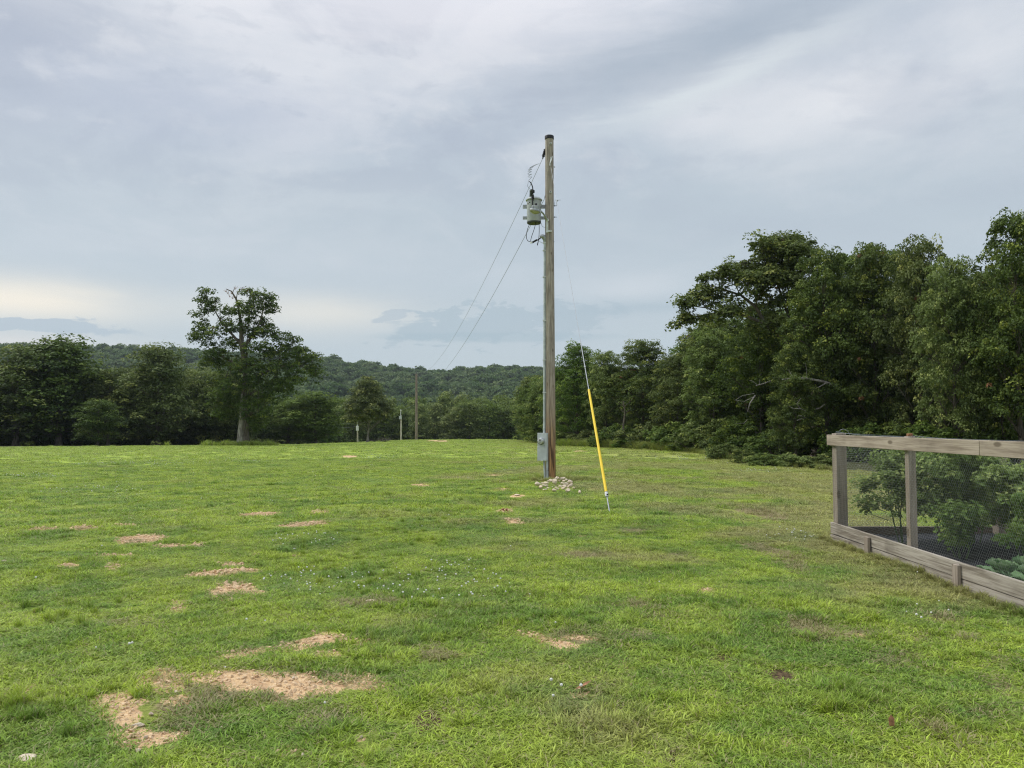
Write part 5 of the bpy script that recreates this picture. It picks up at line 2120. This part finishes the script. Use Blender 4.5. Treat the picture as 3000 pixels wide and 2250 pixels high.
bl = [(2115, 1345, 110, 70, 0, 'first rounded bush at the left tip of the bushes below the big oak'),
      (2180, 1356, 110, 60, 1, 'bush with light leaves just right of the leftmost bush tip'),
      (2250, 1365, 120, 56, 0, 'low bush at the lawn edge under the big oak, left half'),
      (2330, 1370, 120, 60, 2, 'low bush at the lawn edge under the big oak, right half'),
      (2410, 1374, 110, 66, 1, 'bush touching the left side of the garden corner post'),
      (2180, 1335, 140, 110, 1, 'tall dark bush behind the leftmost bushes'),
      (2290, 1342, 150, 95, 0, 'bush left of the big oak trunk'),
      (2440, 1345, 140, 110, 2, 'green bush right of the big oak trunk'),
      (2520, 1352, 150, 120, 0, 'bush behind the garden corner'),
      (2640, 1358, 170, 130, 1, 'bush seen over the middle of the garden rail'),
      (2760, 1362, 170, 130, 2, 'bush seen over the right part of the garden rail'),
      (2900, 1366, 190, 120, 0, 'bush low behind the garden near the right edge'),
      (2000, 1316, 90, 44, 1, 'small bush beside the yellow flowering weeds'),
      (1930, 1310, 90, 40, 0, 'small bush at the lawn edge below the rounded dense tree'),
      (1850, 1306, 100, 42, 2, 'small bush at the foot of the trees right of the guy wire'),
      (1760, 1302, 90, 36, 1, 'small bush behind the yellow guy guard')]
bl += [(1660, 1297, 90, 60, 2, 'bush at the wood edge, far behind the foot of the near utility pole'),
       (1715, 1298, 100, 70, 1, 'leafy bush behind the tall grass, left of the yellow guy guard'),
       (1805, 1300, 110, 75, 0, 'bush right of the yellow guy guard at the wood edge'),
       (1885, 1303, 120, 80, 1, 'tallish bush under the rounded dense tree'),
       (1965, 1308, 120, 85, 2, 'tallish bush behind the yellow flowering weeds'),
       (2045, 1318, 120, 95, 0, 'dark bush where the wood edge turns towards the garden'),
       (2110, 1328, 130, 110, 1, 'big dark bush behind the left bush tip')]
for q in bl:
    bush(*q)

tall = [template('tall_a', tuft_mesh('tall_a', 90, .20, .40, .85, .020, (.05, .55), M['blade'], 21, .5)),
        template('tall_b', tuft_mesh('tall_b', 90, .24, .30, .7, .022, (.1, .7), M['blade'], 22, .6))]
g = np.random.default_rng(91)
pl = []
for i in range(5200):
    t = g.random() ** 1.0 * (1.0 if g.random() < .12 else .52)
    px_ = 1640 + (2460 - 1640) * t
    yb = np.interp(px_, [1640, 1800, 2034, 2082, 2300, 2460], [1302, 1306, 1321, 1345, 1366, 1378])
    a_z = pxaz(px_)
    r_ = float(wood_edge(a_z)) - .8 + 3.4 * g.random() ** 1.3
    pl.append((r_ * math.sin(a_z), r_ * math.cos(a_z), g.random()))
pl = np.array(pl)
x, y, q = pl.T
n = len(x)
s = np.where(x < 9.6, .85, .42) * (.5 + .6 * g.random(n))
scatter('tall_grass', np.stack([x, y, terrain(x, y)], -1), np.stack([0 * x, 0 * x, g.random(n) * 6.28], -1), np.stack([s, s, s], -1), g.integers(0, 2, n), tall,
        {'rand': .6 + .4 * g.random(n), 'dead': g.random(n) * .25}, 'tall unmown grass and weeds along the foot of the wood')
# longer fringe at the garden boards, round the pole rocks, the rod and the oak
pl = []
for i in range(200):
    Y_ = 4.6 + 6.1 * g.random()
    pl.append((4.33 - .06 * abs(g.normal()), Y_, .06 + .10 * g.random()))
for i in range(150):
    a_ = g.random() * 6.28
    r_ = .45 + .4 * g.random()
    pl.append((PX + .15 + math.cos(a_) * r_ * 1.3, PY_ - .2 + math.sin(a_) * r_ * .9, .12 + .12 * g.random()))
for i in range(60):
    pl.append((LX + g.normal() * 1.6, 67.6 + g.normal() * .6, .6 + .4 * g.random()))
for i in range(260):
    c_ = [(1010, 1490), (1350, 1500), (1200, 1560), (900, 1640), (1050, 1690), (2500, 2060), (200, 1790), (60, 2080)][g.integers(0, 8)]
    q_ = ground_at(c_[0] + g.normal() * 85, c_[1] + g.normal() * 26)
    pl.append((q_.x, q_.y, .07 + .09 * g.random()))
pl = np.array(pl)
x, y, s = pl.T
n = len(x)
scatter('grass', np.stack([x, y, terrain(x, y)], -1), np.stack([0 * x, 0 * x, g.random(n) * 6.28], -1), np.stack([s * 1.3, s * 1.3, s], -1), g.integers(0, 2, n), tall,
        {'rand': .4 + .5 * g.random(n), 'dead': g.random(n) * .2}, 'longer grass along the garden boards and round the pole')
# yellow and white weed flowers
pl = []
for i in range(60):
    q_ = ground_at(2032 + g.normal() * 9, 1318)
    pl.append((q_.x, q_.y + .3, q_.z + .25 + .3 * g.random(), 1))
for i in range(60):
    q_ = ground_at(1690 + g.random() * 120, 1300)
    pl.append((q_.x, q_.y + .6, q_.z + .5 + .45 * g.random(), 0))
pl = np.array(pl)
me2 = me.copy()
me2.materials.clear()
me2.materials.append(M['goldenrod'])
n = len(pl)
s = np.where(pl[:, 3] > .5, 4.0, 2.6)
scatter('weed_flowers', np.stack([pl[:, 0], pl[:, 1], pl[:, 2] - .06 * s], -1), np.zeros((n, 3)), np.stack([s, s, s], -1), pl[:, 3], [template('white_head', me), template('gold_head', me2)],
        {'rand': np.zeros(n)}, 'yellow and white weed flowers at the edge of the wood')

# brush pile at the small tree, pale gravel spot is in the ground
pb = at(1118, 1297, 84)
m_ = MB()
rd = random.Random(4)
bz = T(pb.x, 84)
for i in range(46):
    a_ = rd.uniform(0, 6.28)
    l_ = rd.uniform(.4, 1.1)
    c_ = Vector((pb.x + rd.gauss(0, .45), 84 + rd.gauss(0, .3), bz + rd.uniform(0, .3)))
    m_.tube([c_, c_ + Vector((math.cos(a_) * l_, math.sin(a_) * l_ * .5, rd.uniform(0, .35)))], [.03, .01], 4)
tag(m_.build('brush_pile', M['bark'], None, origin=(pb.x, 84, bz)), 'low pile of cut brush on the crest right of the small round tree', 'brush pile')

# ------------------------------------------------------------------ fenced garden bed
GX = 4.40
bed = empty('garden_enclosure', (GX, 7.6, 0), 'raised garden bed in a weathered timber frame covered with chicken wire', 'garden bed')
gz_ = lambda x_, y_: T(x_, y_)


def bd(name, x0, x1, y0, y1, z0, z1, mat, lean=0.0, par=bed, bevel=.004):
    m_ = MB()
    m_.box(((x0 + x1) / 2, (y0 + y1) / 2, (z0 + z1) / 2), (abs(x1 - x0), abs(y1 - y0), abs(z1 - z0)), M=Matrix.Rotation(lean, 3, 'X') if lean else None)
    return m_.build(name, mat, par, bevel)


# west side boards (two courses), nearly straight towards the camera
for (y0, y1, dx_, ln) in ((7.585, 10.62, 0, .0022), (4.52, 7.575, .006, -.0015)):
    bd('board', GX - .038 - dx_, GX - dx_, y0, y1, .098, .247, M['board_y'], ln)
    bd('board', GX - .034 - dx_, GX + .004 - dx_, y0 + .004, y1 + .02, -.05, .089, M['board_y'], -ln)
# stakes outside
for ys in (9.47, 7.58, 5.6):
    bd('stake', GX - .085, GX - .048, ys - .045, ys + .045, -.1, .215 if ys > 8 else .225, M['post_wood'])
# north side boards
for (x0, x1) in ((GX + .005, 6.65), (6.66, 9.1)):
    bd('board', x0, x1, 10.63, 10.668, -.05, .185, M['board_x'])
bd('board', 9.10, 9.14, 4.5, 10.66, -.05, .2, M['board_y'])
# posts
bd('post', GX + .003, GX + .143, 10.475, 10.615, -.2, 1.462, M['post_wood'])
bd('post', GX + .003, GX + .085, 8.57, 8.655, -.2, 1.455, M['post_wood'])
bd('post', GX + .003, GX + .092, 6.38, 6.47, -.2, 1.435, M['post_wood'])
bd('post', GX + .003, GX + .143, 4.40, 4.54, -.2, 1.45, M['post_wood'])
bd('post', 6.58, 6.72, 10.48, 10.62, -.2, 1.33, M['post_wood'])
bd('post', 8.95, 9.09, 10.48, 10.62, -.2, 1.33, M['post_wood'])
# top rail in two lengths
bd('rail', GX - .041, GX - .003, 7.2, 10.68, 1.298, 1.442, M['rail_wood'])
bd('rail', GX - .041, GX - .003, 4.3, 7.193, 1.298, 1.442, M['rail_wood'])
# reddish end cap of the middle post
bd('post_block', GX + .02, GX + .07, 8.59, 8.64, 1.456, 1.485, M['dry_leaf'])


# chicken wire
def hexnet(name, W_, H_, cw, chh, r_, place, seed):
    """hexagonal netting in (u,v), place maps to world"""
    g_ = np.random.default_rng(seed)
    seg = []
    nx_ = int(W_ / cw)
    ny_ = int(H_ / (chh * .75)) + 1
    for j in range(ny_):
        for i in range(nx_ + 1):
            u0 = i * cw + (cw / 2 if j % 2 else 0)
            v0 = j * chh * .75
            # the zigzag from (u0,v0) up-left and up-right, and the twisted vertical
            seg.append((u0, v0, u0 + cw / 2, v0 + chh * .25))
            seg.append((u0, v0, u0 - cw / 2, v0 + chh * .25))
            seg.append((u0 + cw / 2, v0 + chh * .25, u0 + cw / 2, v0 + chh * .75))
    S = np.array(seg)
    S = S[(S[:, 0] >= 0) & (S[:, 2] >= 0) & (S[:, 0] <= W_) & (S[:, 2] <= W_) & (S[:, 1] <= H_) & (S[:, 3] <= H_)]
    wv = lambda u_, v_: ((fbm(u_ * 2 + 9, v_ * 2 + 9, seed, 2) - .5) * .03, (fbm(u_ * 1.3 + 30, v_ * 1.3 + 4, seed + 3, 2) - .5) * .03)
    out = []
    for k_ in (0, 2):
        u_, v_ = S[:, k_], S[:, k_ + 1]
        a_, b2_ = wv(u_, v_)
        out.append(place(u_ + a_ * .5, v_ + a_ * .7, b2_))
    A_, B_ = out
    d = B_ - A_
    d /= np.linalg.norm(d, axis=1)[:, None] + 1e-9
    ref = np.where(np.abs(d[:, 2:3]) > .8, np.array([[1.0, 0.3, 0]]), np.array([[0, 0, 1.0]]))
    p = np.cross(d, ref)
    p /= np.linalg.norm(p, axis=1)[:, None]
    q = np.cross(d, p)
    vs = []
    for P0 in (A_, B_):
        for k_ in range(3):
            an = 2 * PI * k_ / 3
            vs.append(P0 + (p * math.cos(an) + q * math.sin(an)) * r_)
    V = np.stack(vs, 1)
    idx = np.array([[0, 1, 4, 3], [1, 2, 5, 4], [2, 0, 3, 5]])
    Q = V[:, idx].reshape(-1, 4, 3)
    # share no vertices: cheap and simple
    return quad_mesh(name, Q, None, M['mesh'])


o_ = ORG[bed.name]
pw = hexnet('west_netting', 6.2, 1.10, 0.034, .036, .00080, lambda u_, v_, b2_: np.stack([np.full_like(u_, GX - .0005 - o_.x) + b2_ * .12, 4.42 + u_ - o_.y, .235 + v_ - o_.z], -1), 3)
nw_ = link('chicken_wire', pw, None, bed)
tag(nw_, kind='stuff')
pn = hexnet('north_netting', 4.6, 1.15, .040, .042, .0009, lambda u_, v_, b2_: np.stack([4.45 + u_ - o_.x, np.full_like(u_, 10.625 - o_.y) + b2_ * .3, .17 + v_ - o_.z], -1), 8)
nn_ = link('chicken_wire', pn, None, bed)
tag(nn_, kind='stuff')
# sagging top wires over the rail
m_ = MB()
for a_, b2, sg in (((GX + .05, 10.58, 1.485), (GX + .05, 8.5, 1.46), .03), ((GX + .05, 8.5, 1.46), (GX + .05, 6.4, 1.44), .02), ((GX + .05, 10.6, 1.47), (9.0, 10.6, 1.34), .04)):
    a_, b2 = Vector(a_), Vector(b2)
    m_.tube([a_.lerp(b2, i / 10) - Vector((0, 0, 4 * sg * (i / 10) * (1 - i / 10))) for i in range(11)], .003, 5)
m_.tube(bez([Vector((GX + .04, 10.5, 1.45)), Vector((GX + .05, 10.45, 1.56)), Vector((GX + .14, 10.4, 1.53)), Vector((GX + .16, 10.4, 1.44))], 8), .0035, 5)
m_.build('top_wire', M['wire'], bed)
# fabric over the soil
nx_, ny_ = 40, 52
m_ = MB()
vs, fs = [], []
for i in range(nx_):
    for j in range(ny_):
        xx = GX + .006 + (9.09 - GX) * i / (nx_ - 1)
        yy = 4.53 + (10.62 - 4.53) * j / (ny_ - 1)
        hz_ = .075 + (fbm(np.array([xx * 1.4]), np.array([yy * 1.4]), 4, 3)[0] - .5) * .12 + (fbm(np.array([xx * 5]), np.array([yy * 5]), 6, 2)[0] - .5) * .03
        vs.append((xx, yy, hz_))
for i in range(nx_ - 1):
    for j in range(ny_ - 1):
        a_ = i * ny_ + j
        fs.append((a_, a_ + ny_, a_ + ny_ + 1, a_ + 1))
m_.add(vs, fs)
m_.build('weed_fabric', M['fabric'], bed)


def tomato(x_, y_, H_, W_, seed, label, ncl=130, stake=True):
    g_ = np.random.default_rng(seed)
    o = empty('tomato_plant', (x_, y_, .06), label, 'plant', 'plants growing in the fenced garden bed')
    lb = []
    for i in range(19):
        a_ = g_.random() * 6.28
        d_ = W_ * .40 * g_.random() ** .7
        zz = H_ * (.26 + .66 * g_.random())
        lb.append((math.cos(a_) * d_, math.sin(a_) * d_, zz, W_ * (.12 + .12 * g_.random()), W_ * (.12 + .12 * g_.random()), H_ * .13))
    cm_, cc_ = crown_mesh('tomato_leaves', lb, int(ncl * 1.9), 30, .10, .050, seed, M['leaf_tomato'], 0, 0.0, 1.0)
    link('foliage', cm_, None, o)
    m2 = MB()
    for q in range(5):
        a_ = q * 1.3
        m2.tube(bez([Vector((math.cos(a_) * .04, math.sin(a_) * .04, -.03)), Vector((math.cos(a_) * .16, math.sin(a_) * .12, H_ * .3)), Vector((math.cos(a_ + .6) * W_ * .2, math.sin(a_ + .6) * W_ * .2, H_ * .7))], 6), .009, 5)
    for q in cc_[::6]:
        m2.tube([Vector((q[0] * .4, q[1] * .4, q[2] * .75)), Vector(tuple(q))], [.005, .003], 4, cap=False)
    sm_ = bpy.data.meshes.new('tomato_stems')
    sm_.from_pydata([tuple(v) for v in m2.V], [], m2.Fc)
    sm_.materials.append(M['stem'])
    link('stem', sm_, None, o)
    return o


tomato(5.02, 9.95, 1.28, 1.0, 1, 'bushy tomato plant nearest the far corner post of the garden bed', 170)
tomato(5.45, 9.45, 1.24, .95, 2, 'tall tomato plant just right of the middle garden post', 170)
tomato(5.95, 9.95, 1.22, 1.0, 3, 'tomato plant left of the rear garden post', 160)
tomato(5.85, 8.85, .98, .95, 4, 'lower tomato plant in front of the rear garden post', 150)
tomato(6.75, 9.6, 1.05, 1.0, 5, 'tomato plant right of the rear garden post', 140)
tomato(5.55, 8.05, .80, .80, 6, 'dark low plant at the right edge of the photo, above the cabbages', 120)
tomato(5.12, 8.85, .60, .50, 7, 'small dark plant close behind the middle garden post', 60)
tomato(7.6, 9.3, 1.2, 1.1, 8, 'tomato plant in the far right corner of the garden bed', 140)
tomato(6.9, 8.1, 1.0, 1.0, 9, 'tomato plant in the middle of the garden bed beyond the frame', 120)


# large-leaved cabbages: each leaf a part
def big_leaf(seed):
    g_ = np.random.default_rng(seed)
    vs, fs = [], []
    nu, nv = 7, 5
    for i in range(nu):
        t = i / (nu - 1)
        wv_ = math.sin(PI * min(1, t * .92 + .06)) ** .7 * .085 + .008
        for j in range(nv):
            s_ = (j / (nv - 1) - .5) * 2
            ruff = .012 * math.sin(t * 19 + s_ * 5 + seed) * abs(s_) * (1 if i else 0)
            vs.append((t * .26 * math.cos(t * .7), s_ * wv_ * (1 + .1 * math.sin(t * 25 + seed)), t * .16 - t * t * .10 + abs(s_) * .03 + ruff + .02))
    for i in range(nu - 1):
        for j in range(nv - 1):
            a_ = i * nv + j
            fs.append((a_, a_ + nv, a_ + nv + 1, a_ + 1))
    me_ = bpy.data.meshes.new('leaf')
    me_.from_pydata(vs, [], fs)
    at_ = me_.attributes.new('hue', 'FLOAT', 'FACE')
    at_.data.foreach_set('value', np.full(len(fs), .3 + .15 * (seed % 4), dtype=np.float32))
    me_.materials.append(M['leaf_cab'])
    smooth(me_, 80)
    return me_


M['leaf_cab'] = mat_leaf('broad_garden_leaf', (0.11, 0.19, 0.09), (0.22, 0.33, 0.16), (0.38, 0.45, 0.19), 0, .2, .6)
lms = [big_leaf(i) for i in range(4)]


def cabbage(x_, y_, s_, seed, label):
    rd_ = random.Random(seed)
    o = empty('leafy_vegetable', (x_, y_, .07), label, 'plant', 'plants growing in the fenced garden bed', rd_.uniform(0, 6))
    o.scale = (s_, s_, s_)
    k_ = 0
    for ring, (nl, tilt_, sc_) in enumerate(((7, .05, 1.0), (7, -.45, .85), (5, -.85, .65))):
        for i in range(nl):
            l_ = link('leaf', lms[k_ % 4], None, o)
            l_.rotation_euler = (rd_.uniform(-.2, .2), tilt_ + rd_.uniform(-.15, .15), i * 2 * PI / nl + ring * .4 + rd_.uniform(-.2, .2))
            l_.scale = (sc_, sc_, sc_)
            l_.location = (0, 0, .02 + ring * .03)
            k_ += 1
    m2 = MB()
    m2.tube([Vector((0, 0, -.05)), Vector((0, 0, .09))], [.02, .015], 8)
    sm_ = bpy.data.meshes.new('stalk')
    sm_.from_pydata([tuple(v) for v in m2.V], [], m2.Fc)
    sm_.materials.append(M['stem'])
    link('stalk', sm_, None, o)
    return o


cabbage(4.66, 7.42, 1.05, 1, 'broad-leaved vegetable nearest the boards, left end of its row')
cabbage(4.70, 6.98, 1.15, 2, 'broad-leaved vegetable at the lower right edge, close to the boards')
cabbage(4.98, 7.45, 1.2, 3, 'broad-leaved vegetable behind the left end of its row')
cabbage(4.75, 6.45, 1.1, 4, 'broad-leaved vegetable next to the near garden post')
cabbage(5.30, 6.95, 1.1, 5, 'broad-leaved vegetable in the second row beyond the frame')
cabbage(5.0, 5.9, 1.1, 6, 'broad-leaved vegetable nearest the camera end of the bed')

# ------------------------------------------------------------------ haze
hb = MB()
hb.box((0, 330, 40), (1500, 860, 130))
hm = bpy.data.materials.new('haze')
hm.use_nodes = True
hn = NT(hm.node_tree)
pv = hn.node('ShaderNodeVolumePrincipled')
pv.inputs['Color'].default_value = (.80, .90, 1.0, 1)
pv.inputs['Density'].default_value = .00014
pv.inputs['Anisotropy'].default_value = .2
ho = hn.node('ShaderNodeOutputMaterial')
hn.put(ho.inputs['Volume'], pv.outputs[0])
HAZE = True
if HAZE:
    hz_o = hb.build('haze', hm, None, sm=False)
    tag(hz_o, 'thin bluish haze over the valley', None, None, 'stuff')
